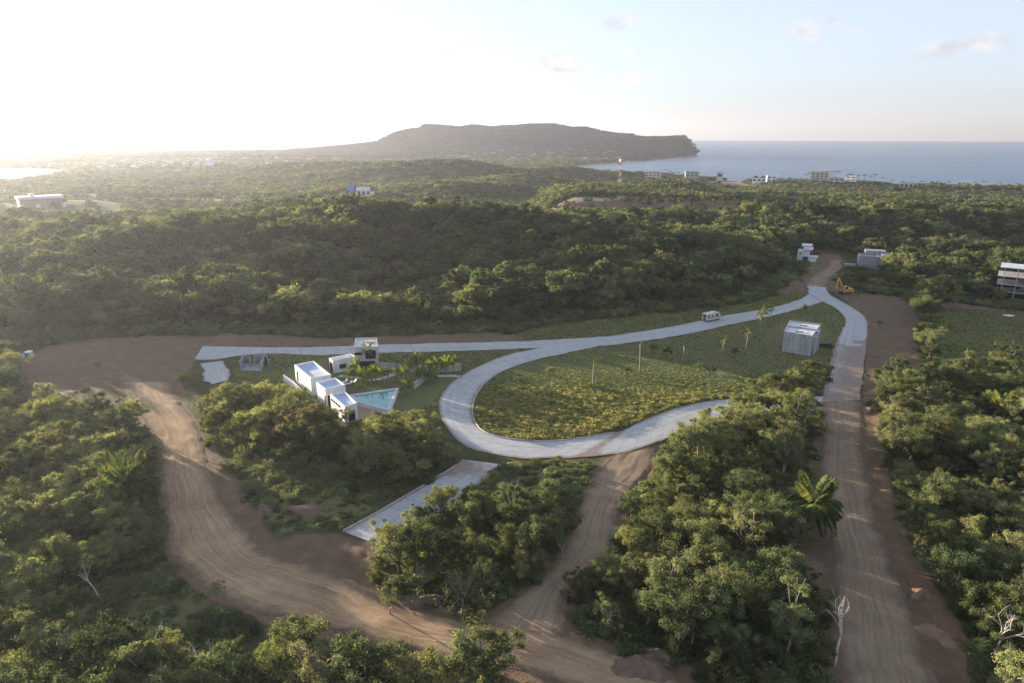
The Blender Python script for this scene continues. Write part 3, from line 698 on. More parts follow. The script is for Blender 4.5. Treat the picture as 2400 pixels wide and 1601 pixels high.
def dead_tree_mesh(seed, h, mat):
    r = random.Random(seed); mb = MB()
    def grow(p, d, L, rad, lev):
        q = p; pts = [p]; n = 3
        for _ in range(n):
            d = (d + Vector((r.gauss(0, .16), r.gauss(0, .16), r.gauss(.05, .1)))).normalized(); q = q + d * (L / n); pts.append(q)
        mb.tube(pts, [rad * (1 - .5 * i / n) for i in range(n + 1)], 5)
        if lev < 4:
            for _ in range(3 if lev < 2 else 2):
                a = r.uniform(0, 6.283); s = r.uniform(.35, .75)
                e = (d + Vector((math.cos(a) * s, math.sin(a) * s, r.uniform(-.1, .3)))).normalized()
                grow(pts[r.randint(1, n)] if lev else q, e, L * r.uniform(.55, .75), rad * .5, lev + 1)
    grow(Vector((0, 0, -.3)), Vector((0, 0, 1)), h * .42, h * .022, 0)
    return mb.mesh('bare_branches', mat, True)
def scatter(name, pts, rz, sc, idx, protos, label):
    """one object of kind stuff: prototype meshes instanced on points"""
    me = bpy.data.meshes.new(name); me.vertices.add(len(pts)); me.vertices.foreach_set('co', np.asarray(pts, np.float32).ravel())
    a = me.attributes.new('rz', 'FLOAT', 'POINT'); a.data.foreach_set('value', np.asarray(rz, np.float32))
    a = me.attributes.new('sc', 'FLOAT_VECTOR', 'POINT'); a.data.foreach_set('vector', np.asarray(sc, np.float32).ravel())
    a = me.attributes.new('pick', 'INT', 'POINT'); a.data.foreach_set('value', np.asarray(idx, np.int32))
    coll = bpy.data.collections.new(name + '_kinds')
    for i, pm in enumerate(protos):
        o = bpy.data.objects.new('%s_kind_%02d' % (name, i), pm); coll.objects.link(o)
    ng = bpy.data.node_groups.new(name + '_scatter', 'GeometryNodeTree')
    ng.interface.new_socket('Geometry', in_out='INPUT', socket_type='NodeSocketGeometry'); ng.interface.new_socket('Geometry', in_out='OUTPUT', socket_type='NodeSocketGeometry')
    nd = ng.nodes; gin, gout = nd.new('NodeGroupInput'), nd.new('NodeGroupOutput')
    ci = nd.new('GeometryNodeCollectionInfo'); ci.inputs['Collection'].default_value = coll; ci.inputs['Separate Children'].default_value = True; ci.inputs['Reset Children'].default_value = True
    ip = nd.new('GeometryNodeInstanceOnPoints'); ip.inputs['Pick Instance'].default_value = True
    def attr(nm, typ):
        n = nd.new('GeometryNodeInputNamedAttribute'); n.data_type = typ; n.inputs['Name'].default_value = nm
        return [o for o in n.outputs if o.enabled and o.name == 'Attribute'][0]
    cx = nd.new('ShaderNodeCombineXYZ'); L = ng.links
    L.new(attr('rz', 'FLOAT'), cx.inputs[2])
    er = nd.new('FunctionNodeEulerToRotation'); L.new(cx.outputs[0], er.inputs[0]); L.new(er.outputs[0], ip.inputs['Rotation'])
    L.new(attr('sc', 'FLOAT_VECTOR'), ip.inputs['Scale']); L.new(attr('pick', 'INT'), ip.inputs['Instance Index'])
    L.new(gin.outputs[0], ip.inputs['Points']); L.new(ci.outputs[0], ip.inputs['Instance']); L.new(ip.outputs[0], gout.inputs[0])
    o = link(name, me); md = o.modifiers.new('scatter', 'NODES'); md.node_group = ng
    return tag(o, label, kind='stuff')
def merged(a, b):
    """crown + trunk as one mesh with two materials, for far trees"""
    va = np.array([v.co[:] for v in a.vertices]) if False else None
    na, nb = len(a.vertices), len(b.vertices)
    V = np.empty((na + nb) * 3, np.float32); t = np.empty(na * 3, np.float32); a.vertices.foreach_get('co', t); V[:na * 3] = t
    t = np.empty(nb * 3, np.float32); b.vertices.foreach_get('co', t); V[na * 3:] = t
    faces = [list(p.vertices) for p in a.polygons] + [[na + i for i in p.vertices] for p in b.polygons]
    me = bpy.data.meshes.new('tree'); me.from_pydata(V.reshape(-1, 3).tolist(), [], faces)
    me.materials.append(a.materials[0]); me.materials.append(b.materials[0])
    me.polygons.foreach_set('material_index', np.r_[np.zeros(len(a.polygons), np.int32), np.ones(len(b.polygons), np.int32)])
    tv = np.full(na + nb, .5, np.float32); tt = np.empty(na, np.float32); a.attributes['tint'].data.foreach_get('value', tt); tv[:na] = tt
    at = me.attributes.new('tint', 'FLOAT', 'POINT'); at.data.foreach_set('value', tv); me.update()
    return me

# ---------------------------------------------------------------- where trees stand
def jitter_grid(x0, x1, y0, y1, s):
    X, Y = np.meshgrid(np.arange(x0, x1, s), np.arange(y0, y1, s * .87)); X[1::2] += s / 2
    X = X.ravel() + rng.uniform(-.38, .38, X.size) * s; Y = Y.ravel() + rng.uniform(-.38, .38, Y.size) * s
    return X, Y
# 1. near woods, up to the north edge of the clearing
X, Y = jitter_grid(-260, 330, 42, 260, 3.5)
keep = np.zeros(X.shape, bool); low = np.zeros(X.shape, bool)
for p in FOREST_W: keep |= inside(X, Y, p)
for p in LOW_W: low |= sdist(X, Y, p) > -1.0
keep &= ~inside(X, Y, NORTH_W)
u, v, t = proj(np.c_[X, Y, np.full(X.shape, 4.0)])
keep &= (u > -140) & (u < 2540) & (v < 1690)
near_pts = np.c_[X, Y][keep & ~low]
near_low = np.c_[X, Y][keep & low]
KINDS = ['round', 'spread', 'tall', 'draped', 'wispy']
KIND_WORD = {'round': 'round-crowned', 'spread': 'spreading', 'tall': 'tall slim', 'draped': 'creeper-draped', 'wispy': 'thin-leaved'}
NEAR = {}
for ki, k in enumerate(KINDS):
    nl = {'round': 19000, 'spread': 22000, 'tall': 13000, 'draped': 14000, 'wispy': 6500}[k]
    for j in range(3): NEAR[k, j] = make_tree(k, 100 + ki * 10 + j, nl, .155, M['leaf'], M['bark_pale' if k in ('wispy', 'tall') else 'bark'])
MIX = {0: ([.18, .58, .10, .04, .10], [.25, .62, .13]), 1: ([.15, .70, .05, .05, .05], [.15, .8, .05]), 2: ([.25, .10, .2, .35, .10], [.55, .25, .2]),
       3: ([.30, .25, .17, .13, .15], [.5, .38, .12]), 4: ([.32, .25, .15, .12, .16], [.55, .33, .12]), 5: ([.4, .4, .1, .1, .0], [.6, .3, .1]), 6: ([.3, .5, .0, .0, .2], [.35, .6, .05]), 7: ([.22, .18, .2, .2, .2], [.45, .42, .13])}
ZWORD = {0: 'in the woods left of the curved track', 1: 'in the grove beside the white villa', 2: 'in the thicket below the concrete stub', 3: 'in the thicket between both dirt tracks',
         4: 'in the woods right of the straight track', 5: 'in the hedge by the meadow', 6: 'at the right corner of the field', 7: 'in the thicket along the lower edge'}
def zone_of(x, y):
    z = np.full(x.shape, 4)
    for i, p in list(enumerate(FOREST_W))[::-1]: z[inside(x, y, p)] = i
    _, v, _ = proj(np.c_[x, y, np.zeros(x.shape)])
    z[(z == 0) & (v > 1480)] = 7
    return z
nz = zone_of(near_pts[:, 0], near_pts[:, 1])
nh = np.where(nz == 0, rng.uniform(.7, 1.3, len(nz)), (.42 + 1.0 * rng.random(len(nz)) ** 1.25) * (.8 + .4 * vnoise(near_pts[:, 0], near_pts[:, 1], 14, 81)))
nh = np.where(nz == 6, rng.uniform(.4, .72, len(nz)), nh)
rdn = road_dist(near_pts[:, 0], near_pts[:, 1])
nh *= .62 + .38 * sstep(0.5, 6, rdn)
drop = (rdn < .6) | (rng.random(len(nz)) < np.where(nz == 1, .28, .12))
nzv, nh, near_pts = nz[~drop], nh[~drop], near_pts[~drop]
ngz = height(near_pts[:, 0], near_pts[:, 1]) + micro(near_pts[:, 0], near_pts[:, 1])
u, v, t = proj(np.c_[near_pts, ngz + 4 * nh])
order = np.argsort(-(nh * 6 / t) * ((u > -60) & (u < 2460) & (v < 1640)))
N_TREES = 290
kk = [KINDS[rng.choice(5, p=MIX[z][0])] for z in nzv]; mm = [int(rng.choice(3, p=MIX[z][1])) for z in nzv]
LM, LMW = ['leaf', 'leaf_y', 'leaf_d'], ['', 'yellow-green ', 'dark green ']
ORD = ['', 'second ', 'third ', 'fourth ', 'fifth ', 'sixth ', 'seventh ', 'eighth ', 'ninth ', 'tenth ', 'eleventh ', 'twelfth ', 'thirteenth ', 'fourteenth ', 'fifteenth ', 'sixteenth ', 'seventeenth ', 'eighteenth ', 'nineteenth ', 'twentieth '] + ['twenty-%s ' % w for w in ('first', 'second', 'third', 'fourth', 'fifth', 'sixth', 'seventh', 'eighth', 'ninth')] + ['last '] * 30
groups = {}
for i in order[:N_TREES]:
    z = nzv[i]; us = u[(nzv == z)]; third = int(np.searchsorted(np.quantile(us, [.33, .67]), u[i]))
    groups.setdefault((z, third, kk[i], mm[i]), []).append(i)
for (z, third, k, mi), ids in groups.items():
    ids.sort(key=lambda i: t[i])
    for q, i in enumerate(ids):
        side = ['left', 'middle', 'right'][third]
        pos_w = '' if len(ids) == 1 else (', %snearest' % ORD[q] if q else ', nearest')
        lab_ = '%s %stree %s, %s part%s' % (KIND_WORD[k], LMW[mi], ZWORD[z], side, pos_w)
        while len(lab_.split()) > 16: lab_ = lab_.replace(' the', '', 1)
        e = empty('tree', (*near_pts[i], ngz[i]), rng.uniform(0, 6.28), lab_, 'tree', 'trees ' + ZWORD[z])
        s = nh[i]; e.scale = (s * rng.uniform(.9, 1.15), s * rng.uniform(.9, 1.15), s)
        tm, cm_ = NEAR[k, int(rng.integers(0, 3))]
        link('trunk', tm, e); c = link('crown', cm_, e)
        c.material_slots[0].link = 'OBJECT'; c.material_slots[0].material = M[LM[mi]]

# 2. every other tree: one forest
def with_mat(me, mat):
    c = me.copy(); c.materials[0] = mat; return c
near_protos, mid_protos, far_protos = [], [], []
for k in KINDS:
    for mi in range(3): near_protos.append(with_mat(merged(NEAR[k, mi][1], NEAR[k, mi][0]), M[LM[mi]]))
for q in range(10):
    k = ['round', 'spread', 'round', 'spread', 'tall'][q % 5]; r_ = make_tree(k, 400 + q, 4600, .32, M[['leaf', 'leaf_d', 'leaf_d', 'leaf', 'leaf_d', 'leaf_y', 'leaf', 'leaf_d', 'leaf', 'leaf_d'][q]], M['bark'])
    mid_protos.append(merged(r_[1], r_[0]))
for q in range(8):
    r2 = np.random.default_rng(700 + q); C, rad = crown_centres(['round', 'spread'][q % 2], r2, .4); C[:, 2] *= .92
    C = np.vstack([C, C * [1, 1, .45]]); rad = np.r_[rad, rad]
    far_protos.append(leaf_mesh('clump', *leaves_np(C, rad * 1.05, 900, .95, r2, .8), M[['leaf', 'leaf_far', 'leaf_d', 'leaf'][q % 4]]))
rest = order[N_TREES:]
P, RZ, SC, IX = [], [], [], []
def put(p, s, ix):
    P.append(p); SC.append(s); IX.append(ix); RZ.append(rng.uniform(0, 6.283, len(p)))
sr = nh[rest]
put(np.c_[near_pts[rest], ngz[rest]], np.c_[sr * 1.05, sr, sr], np.array([KINDS.index(kk[i]) * 3 + mm[i] for i in rest]))
nA, nB = len(near_protos), len(mid_protos)
OPEN_W = [GP(p, -3) for p in ([(1275,440),(1700,470),(1690,505),(1275,490)],)]
# houses need room
CLEAR = [(G(1890, 612), 11), (G(1895, 630), 6), (G(1950, 612), 5), (G(2050, 622), 14), (G(2040, 640), 9), (G(1990, 630), 5), (G(1975, 690), 7), (G(2372, 690), 13), (G(2385, 705), 10)]
X, Y = jitter_grid(-420, 430, 190, 520, 4.0)
ok = inside(X, Y, NORTH_W) & (np.abs(X) < .92 * Y + 30) & (Y < 500)
dd = dist_poly(X, Y, EDGE_W, False); ok &= dd > 1.2
for p in OPEN_W + LAWN_W[2:3] + LAWN_W[4:] + SOIL_W[3:5] + [QUARRY_FACE, QUARRY_TOP] + FIELDS_W: ok &= ~inside(X, Y, p)
for c, r_ in CLEAR: ok &= np.hypot(X - c.x, Y - c.y) > r_
ok &= road_dist(X, Y) > 1.0
ok &= rng.random(X.shape) < .93
X, Y, dd = X[ok], Y[ok], dd[ok]
s = (.55 + 1.35 * rng.random(len(X)) ** 2.6) * (.62 + .38 * sstep(1, 14, dd)) * (.78 + .5 * vnoise(X, Y, 26, 17))
w = rng.uniform(.95, 1.3, len(X))
put(np.c_[X, Y, height(X, Y)], np.c_[s * w, s * w, s * 1.02], nA + rng.integers(0, nB, len(X)))
# far woods, spacing grows with distance
r_edges = 495 * 1.0062 ** np.arange(300); r_edges = r_edges[r_edges < 3150]
PX, PY, PS = [], [], []
for r_ in r_edges:
    sp = r_ * .0062
    a = np.arange(-.80, .80, sp / r_); a = a + rng.uniform(-.4, .4, len(a)) * sp / r_; rj = r_ + rng.uniform(-.45, .45, len(a)) * sp
    PX.append(rj * np.sin(a)); PY.append(rj * np.cos(a)); PS.append(np.full(len(a), sp))
X, Y, S = map(np.concatenate, (PX, PY, PS))
Z = height(X, Y); uu = 1200 + F * X / (Y * .957 + 15)
ok = (Z > -12.0) & (Y > 480)
for p in FIELDS_W: ok &= ~inside(X, Y, p) | (rng.random(X.shape) < .06)
for p in [QUARRY_FACE, QUARRY_TOP]: ok &= ~inside(X, Y, p)
dens = fbm(X, Y, 130, 41, 3)
thin = np.where((Y < 2100) & (Y > 560), np.where(dens > .60, .35, np.where(dens > .53, .7, .95)), .97)
ok &= rng.random(X.shape) < thin
X, Y, Z, S, dens = X[ok], Y[ok], Z[ok], S[ok], dens[ok]
hs = rng.uniform(.7, 1.25, len(X)) * np.where(dens > .56, .7, 1.0)
ws = np.maximum(S / 4.6, .75 * hs) * rng.uniform(.85, 1.3, len(X))
hs = np.clip(np.maximum(hs, ws * .5), 0, 1.7)
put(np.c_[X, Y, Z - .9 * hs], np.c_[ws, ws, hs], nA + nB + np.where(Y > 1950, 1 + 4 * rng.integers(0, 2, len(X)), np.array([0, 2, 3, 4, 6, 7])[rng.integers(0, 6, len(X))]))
Xq, Yq = jitter_grid(14, 200, 492, 570, 4.5); kq = (inside(Xq, Yq, QUARRY_FACE) & (rng.random(Xq.shape) < .35)) | (inside(Xq, Yq, QUARRY_TOP) & (rng.random(Xq.shape) < .05)); Xq, Yq = Xq[kq], Yq[kq]
sq = rng.uniform(.22, .6, len(Xq)); put(np.c_[Xq, Yq, height(Xq, Yq) - sq], np.c_[sq * 1.3, sq * 1.3, sq], nA + nB + rng.integers(0, len(far_protos), len(Xq)))
scatter('forest', np.vstack(P), np.concatenate(RZ), np.vstack(SC), np.concatenate(IX), near_protos + mid_protos + far_protos, 'dense tropical dry forest covering the hills behind the clearing')
print('forest', sum(map(len, P)))

# 3. undergrowth: creepers and shrubs
bushes = [bush_mesh(900 + i, 750, .24, M[['leaf', 'leaf_d', 'leaf', 'leaf_y'][i % 4]]) for i in range(6)]
X, Y = jitter_grid(-230, 300, 42, 330, 1.7)
inF = np.zeros(X.shape, bool); inL = np.zeros(X.shape, bool)
for p in FOREST_W: inF |= sdist(X, Y, p) > -.9
for p in LOW_W: inL |= inside(X, Y, p)
u_, v_, t_ = proj(np.c_[X, Y, np.zeros(X.shape)])
vis = (u_ > -120) & (u_ < 2520) & (v_ < 1720) & ~inside(X, Y, NORTH_W)
rdb = road_dist(X, Y)
ok = vis & (rdb > .5) & (Y < 255) & ((inL & (rng.random(X.shape) < .9)) | (inF & (rng.random(X.shape) < .5)))
# verge along the north edge and around the clearing
de = dist_poly(X, Y, EDGE_W, False)
edge_b = (rdb > .5) & (de < 5) & (u_ > -120) & (u_ < 2520) & (rng.random(X.shape) < .8)
ok |= edge_b
X, Y, L_, Eb = X[ok], Y[ok], inL[ok], edge_b[ok]
s = np.where(L_, rng.uniform(.35, .85, len(X)) * (.6 + .9 * vnoise(X, Y, 7, 51)), rng.uniform(.5, 1.15, len(X)))
s = np.where(Eb, rng.uniform(.5, 1.9, len(X)), s)
scatter('undergrowth', np.c_[X, Y, height(X, Y) + micro(X, Y) - .1], rng.uniform(0, 6.28, len(X)), np.c_[s * 1.25, s * 1.25, s], rng.integers(0, 6, len(X)), bushes, 'low shrubs and creepers covering the ground under the trees')

# 4. grass in the field, the verges and the meadow
def tuft(seed, n, h, spread):
    r = np.random.default_rng(seed); a = r.random(n) * 6.283; q = np.sqrt(r.random(n)) * spread
    b0 = np.c_[np.cos(a) * q, np.sin(a) * q, np.zeros(n) - .05]; hh = h * (.5 + .7 * r.random(n)); ln = r.normal(size=(n, 2)) * .35 * hh[:, None]
    tip = b0 + np.c_[ln, hh]; md = b0 + np.c_[ln * .3, hh * .6]
    sd = r.normal(size=(n, 3)); sd[:, 2] = 0; sd /= np.linalg.norm(sd, axis=1)[:, None]; w = (.045 + .05 * r.random(n))[:, None]
    V = np.stack([b0 - sd * w, b0 + sd * w, md + sd * w * .9, tip], 1); V2 = np.stack([b0 - sd * w, md + sd * w * .9, tip, md - sd * w * .9], 1)
    return leaf_mesh('tuft', np.stack([b0 - sd * w, md + sd * w, tip, md - sd * w], 1).reshape(-1, 3), np.repeat(r.random(n), 4), M['grass'])
tufts = [tuft(60 + i, 70, .75, .75) for i in range(5)]
dry_tufts = [with_mat(tuft(75 + i, 60, .95, .7), M['grass_dry']) for i in range(3)]
weeds = [bush_mesh(980 + i, 220, .17, M['leaf_y'], .6, .55) for i in range(2)]
X, Y = jitter_grid(-110, 260, 95, 300, .82)
ok = np.zeros(X.shape, bool)
for p in LAWN_W: ok |= inside(X, Y, p)
GARDEN = GP([(655,880),(690,860),(760,842),(890,864),(1000,866),(1085,862),(1060,890),(1035,930),(930,985),(700,960)])
ok &= ~inside(X, Y, GARDEN) & (road_dist(X, Y) > .35) & (rng.random(X.shape) < .85)
for p in SOIL_W[5:6]: ok &= ~inside(X, Y, p) | (rng.random(X.shape) < .2)
for p in SOIL_W[:1]: ok &= ~inside(X, Y, p)
X, Y = X[ok], Y[ok]
uu, vv, tt = proj(np.c_[X, Y, np.zeros(X.shape)])
field = inside(X, Y, LAWN_W[1])
tall_ = np.where(field, sstep(860, 960, vv), .25) * (.35 + 1.1 * vnoise(X, Y, 6, 61))
s = .16 + .48 * tall_ + .14 * rng.random(len(X))
keepg = vnoise(X, Y, 5, 67) * .7 + vnoise(X, Y, 17, 68) * .5 + rng.random(len(X)) * .5 > .5
X, Y, vv, field, s = X[keepg], Y[keepg], vv[keepg], field[keepg], s[keepg]
ix = np.where(rng.random(len(X)) < .05 + .2 * (vnoise(X, Y, 10, 63) > .66), rng.integers(5, 7, len(X)), rng.integers(0, 5, len(X)))
dryp = np.where(field, sstep(890, 960, vv) * .6, .04) * (vnoise(X, Y, 9, 65) + .35)
ix = np.where(rng.random(len(X)) < dryp, rng.integers(7, 10, len(X)), ix)
scatter('grass', np.c_[X, Y, height(X, Y) + micro(X, Y)], rng.uniform(0, 6.28, len(X)), np.c_[s * 1.15, s * 1.15, s], ix, tufts + weeds + dry_tufts, 'rough grass and weeds in the field inside the road loop')
print('grass', len(X))

# ================================================================ built things
def zf(x, y): return float(height(np.array([x]), np.array([y]))[0] + micro(np.array([x]), np.array([y]))[0])
def hit(u, v, t0=60, t1=3600):
    """where the line of sight of a photo pixel meets the terrain"""
    xv, yv = (u - 1200) / F, (v - 800.5) / F
    t = np.geomspace(t0, t1, 500)
    x, y, z = xv * t, t * (math.cos(PITCH) - yv * math.sin(PITCH)), CAM_H - t * (math.sin(PITCH) + yv * math.cos(PITCH))
    d = z - height(x, y)
    i = int(np.argmax(d < 0)) if (d < 0).any() else len(t) - 1
    if i > 0:
        a = d[i - 1] / (d[i - 1] - d[i] + 1e-9); tt = t[i - 1] + a * (t[i] - t[i - 1])
    else: tt = t[i]
    x, y = xv * tt, tt * (math.cos(PITCH) - yv * math.sin(PITCH))
    return Vector((x, y, float(height(np.array([x]), np.array([y]))[0])))
M['white'] = plain('white_render', (.74, .74, .75), .75, .05, .6, .05, dirt=(.58, .57, .56))
M['roof_white'] = plain('roof_screed', (.60, .62, .66), .7, .08, .8, dirt=(.46, .45, .45))
M['roof_blue'] = plain('roof_membrane', (.36, .47, .66), .6, .08, .6, dirt=(.52, .56, .62))
M['conc'] = plain('raw_concrete', (.40, .40, .405), .9, .16, .9, .2, dirt=(.22, .21, .21))
M['conc_pale'] = plain('pale_concrete', (.47, .46, .44), .9, .12, .9, .2, dirt=(.33, .31, .29))
M['block'] = plain('concrete_block', (.30, .31, .335), .95, .14, 1.2, .2, dirt=(.25, .25, .26))
M['cream'] = plain('cream_render', (.55, .50, .46), .85, .08, .5, dirt=(.42, .37, .33))
M['redbrown'] = plain('red_brown_render', (.34, .24, .19), .85, .1, .5)
M['terracotta'] = plain('terracotta', (.36, .23, .16), .85, .15, 2)
M['wood'] = plain('dark_wood', (.07, .05, .04), .7, .2, 3)
M['thatch'] = plain('thatch', (.11, .08, .06), .95, .25, 3)
M['dark'] = plain('interior_shade', (.02, .02, .022), .9, .2, 2)  # near-black colour stands in for shade inside rooms and openings
M['black'] = plain('black_rubber', (.02, .02, .02), .8, .1, 3)
M['steel'] = plain('steel', (.30, .30, .31), .5, .1, 3, metal=.4)
M['rust'] = plain('red_oxide_paint', (.26, .13, .11), .7, .2, 2)
M['orange'] = plain('excavator_paint', (.62, .28, .07), .5, .15, 2, dirt=(.35, .22, .14))
M['rv'] = plain('cream_bodywork', (.56, .53, .47), .45, .07, 1, dirt=(.42, .38, .33))
M['brown'] = plain('brown_stripe', (.16, .10, .07), .5, .1, 1)
M['blue'] = plain('blue_plastic', (.07, .20, .48), .5, .1, 1)
M['red'] = plain('red_paint', (.32, .02, .03), .4, .1, 1)
M['soil'] = plain('heaped_soil', (.16, .112, .082), .95, .25, 1.4, .8)
M['soil_red'] = plain('reddish_soil', (.25, .155, .105), .95, .3, 1.4, .8)
M['mound_black'] = plain('near_black', (.022, .022, .022), .9, .2, 1.4, .5)  # near-black tone for the low mound by the cube house
M['path'] = plain('path_slab', (.50, .51, .52), .85, .08, 2)
M['lamp_white'] = plain('white_plastic', (.75, .75, .74), .5, .05, 1)
m, nt, out = new_mat('window_glass'); b = N(nt, 'BsdfPrincipled'); b.inputs['Base Color'].default_value = (.015, .02, .025, 1); b.inputs['Roughness'].default_value = .08
nt.links.new(b.outputs[0], out.inputs[0]); M['glass'] = m
m, nt, out = new_mat('pool_water'); b = N(nt, 'BsdfPrincipled'); b.inputs['Roughness'].default_value = .05
nt.links.new(ramp(nt, wnoise(nt, .5, 3), [(.3, (.06, .25, .25)), (.7, (.15, .38, .36))]), b.inputs['Base Color'])
bp = N(nt, 'Bump'); bp.inputs['Strength'].default_value = .15; nt.links.new(wnoise(nt, 3, 3), bp.inputs['Height']); nt.links.new(bp.outputs[0], b.inputs['Normal'])
nt.links.new(b.outputs[0], out.inputs[0]); M['pool'] = m

def W(u, v, h): p = G(u, v, h); return (p.x, p.y)
def inset(q, d):
    c = Vector((sum(p[0] for p in q) / len(q), sum(p[1] for p in q) / len(q)))
    n = len(q); out_ = []
    a = sum(q[i][0] * q[(i + 1) % n][1] - q[(i + 1) % n][0] * q[i][1] for i in range(n)); s = 1 if a > 0 else -1
    for i in range(n):
        p0, p1, p2 = Vector(q[i - 1]), Vector(q[i]), Vector(q[(i + 1) % n])
        d1, d2 = (p1 - p0).normalized(), (p2 - p1).normalized()
        n1, n2 = Vector((-d1.y, d1.x)) * s, Vector((-d2.y, d2.x)) * s
        bis = (n1 + n2); bis /= max(.2, bis.length_squared / 2)
        out_.append(tuple(p1 + bis * d))
    return out_
def ring(mb, outer, inner, z0, z1):
    n = len(outer); v = [(*p, z0) for p in outer] + [(*p, z0) for p in inner] + [(*p, z1) for p in outer] + [(*p, z1) for p in inner]
    f = []
    for i in range(n):
        j = (i + 1) % n
        f += [(i, j, 2 * n + j, 2 * n + i), (n + j, n + i, 3 * n + i, 3 * n + j), (2 * n + i, 2 * n + j, 3 * n + j, 3 * n + i), (j, i, n + i, n + j)]
    return mb.add(v, f)
class House:
    def __init__(s, name, quad, label, cat='house', z=0.0, group=None):
        s.c = Vector((sum(p[0] for p in quad) / len(quad), sum(p[1] for p in quad) / len(quad), z))
        s.root = empty(name, s.c, 0, label, cat, group); s.z = z
    def part(s, mb, name, mat, parent=None, smooth=False, label=None):
        o = mb.build(name, mat, parent or s.root, smooth=smooth)
        if parent is None: o.location = -s.c
        if label: o['label'] = label
        return o
    def block(s, q, z0, h, drop, th, wm, rm, floor=True):
        s.q = q
        w = s.part(ring(MB(), q, inset(q, th), z0 - .3, h), 'wall', wm)
        r = s.part(MB().prism(inset(q, th + .004), h - drop - .2, h - drop), 'roof', rm)
        return w, r
    def window(s, A, B, f0, f1, z0, z1, frame='wood', name='window', pane='glass', bars=1):
        A, B = Vector((*A, 0)), Vector((*B, 0)); d = (B - A); n = Vector((d.y, -d.x, 0)).normalized()
        mid = (A + B) / 2 - Vector((s.c.x, s.c.y, 0))
        if n.dot(mid) < 0: n = -n
        L = A + d * f0; R_ = A + d * f1; up = lambda p, z: p + Vector((0, 0, z))
        mb = MB(); o = n * .03; t = .09
        for z in (z0, z1): mb.bar(up(L + o, z), up(R_ + o, z), .08, t)
        for k in range(bars + 2):
            p = L.lerp(R_, k / (bars + 1)) + o
            mb.bar(up(p, z0 + t / 2), up(p, z1 - t / 2), t if k in (0, bars + 1) else .06, .08)
        w = s.part(mb, name, M[frame])
        pm = MB(); q0, q1 = L + n * .012, R_ + n * .012
        pm.add([up(q0, z0), up(q1, z0), up(q1, z1), up(q0, z1), up(q0 - n * .1, z0), up(q1 - n * .1, z0), up(q1 - n * .1, z1), up(q0 - n * .1, z1)], [(0, 1, 2, 3), (4, 7, 6, 5), (0, 4, 5, 1), (1, 5, 6, 2), (2, 6, 7, 3), (3, 7, 4, 0)])
        s.part(pm, 'pane', M[pane], w)
        return w

# ---------------- the white villa: three flat-roofed blocks stepping towards the camera
qa = [W(690,854.6,4.6), W(734.6,845.7,4.6), W(776,878,4.6), W(727.6,886,4.6)]
qb = [W(741,895.5,4.4), W(785.7,885,4.4), W(809,901,4.4), W(762,912,4.4)]
qc = [W(773.6,924,4.0), W(808,916.5,4.0), W(837,944,4.0), W(808,953,4.0)]
V = House('villa', qa, 'white flat-roofed villa of three stepped blocks above the pool')
V.block(qa, 0, 4.6, .55, .28, M['white'], M['roof_blue'])
V.block(qb, 0, 4.4, .55, .28, M['white'], M['roof_blue'])
V.block(qc, 0, 4.0, .5, .28, M['white'], M['roof_blue'])
mid1 = [Vector(qa[3]).lerp(Vector(qa[0]), .52), Vector(qa[2]).lerp(Vector(qa[1]), .52)]
V.part(MB().prism([tuple(p) for p in inset([qa[3], qa[2], tuple(mid1[1]), tuple(mid1[0])], .3)], 4.06, 4.12), 'roof', M['roof_white'])
V.window(qa[0], qa[3], .13, .19, 1.0, 3.4)
V.window(qb[3], qb[0], .05, .10, .2, 2.6)
V.window(qb[3], qb[2], .10, .42, .1, 2.6, bars=2)
for k in range(4): V.window(qc[0], qc[3], .06 + .17 * k, .17 + .17 * k, 2.75, 3.2, bars=0)
V.window(qc[3], qc[2], .25, .75, .2, 2.6)
V.window(qa[2], qa[1], .2, .6, .2, 2.8, bars=3)
V.window(qb[2], qb[1], .2, .75, .2, 2.7, bars=2)
qd = [W(771,839,3.6), W(822,829,3.6), W(833.5,835,3.6), W(780,845,3.6)]
D = House('guest_house', qd, 'small white flat-roofed annex with a dark square window beside the concrete tower house')
D.block(qd, 0, 3.6, .45, .22, M['white'], M['roof_white'])
D.window(qd[3], qd[2], .27, .56, 1.0, 2.1); D.window(qd[3], qd[2], .80, .89, 1.5, 2.3, bars=0); D.window(qd[0], qd[3], .15, .8, .15, 2.6, bars=2)
qe = [W(830,814,6.2), W(833.5,792,6.2), W(883,791.5,6.2), W(886,812,6.2)]
E = House('tower_house', qe, 'grey concrete two-storey house with open ground floor beside the villa')
E.block(qe, 0, 6.2, .4, .22, M['conc_pale'], M['roof_white'])
E.part(MB().box(*(lambda p: (p[0] - 1.1, p[0] + 1.1, p[1] - .8, p[1] + .8))(W(868,801,6)), 5.85, 6.25), 'roof_hatch', M['conc_pale'])
E.window(qe[0], qe[3], .03, .29, 4.0, 4.7, bars=1); E.window(qe[0], qe[3], .45, .88, 2.9, 5.1, bars=3)
E.window(qe[0], qe[3], .14, .84, .15, 2.2, pane='dark', name='opening', bars=0); E.window(qe[3], qe[2], .3, .6, 3.2, 4.8)  # dark pane is painted shade for the open ground floor
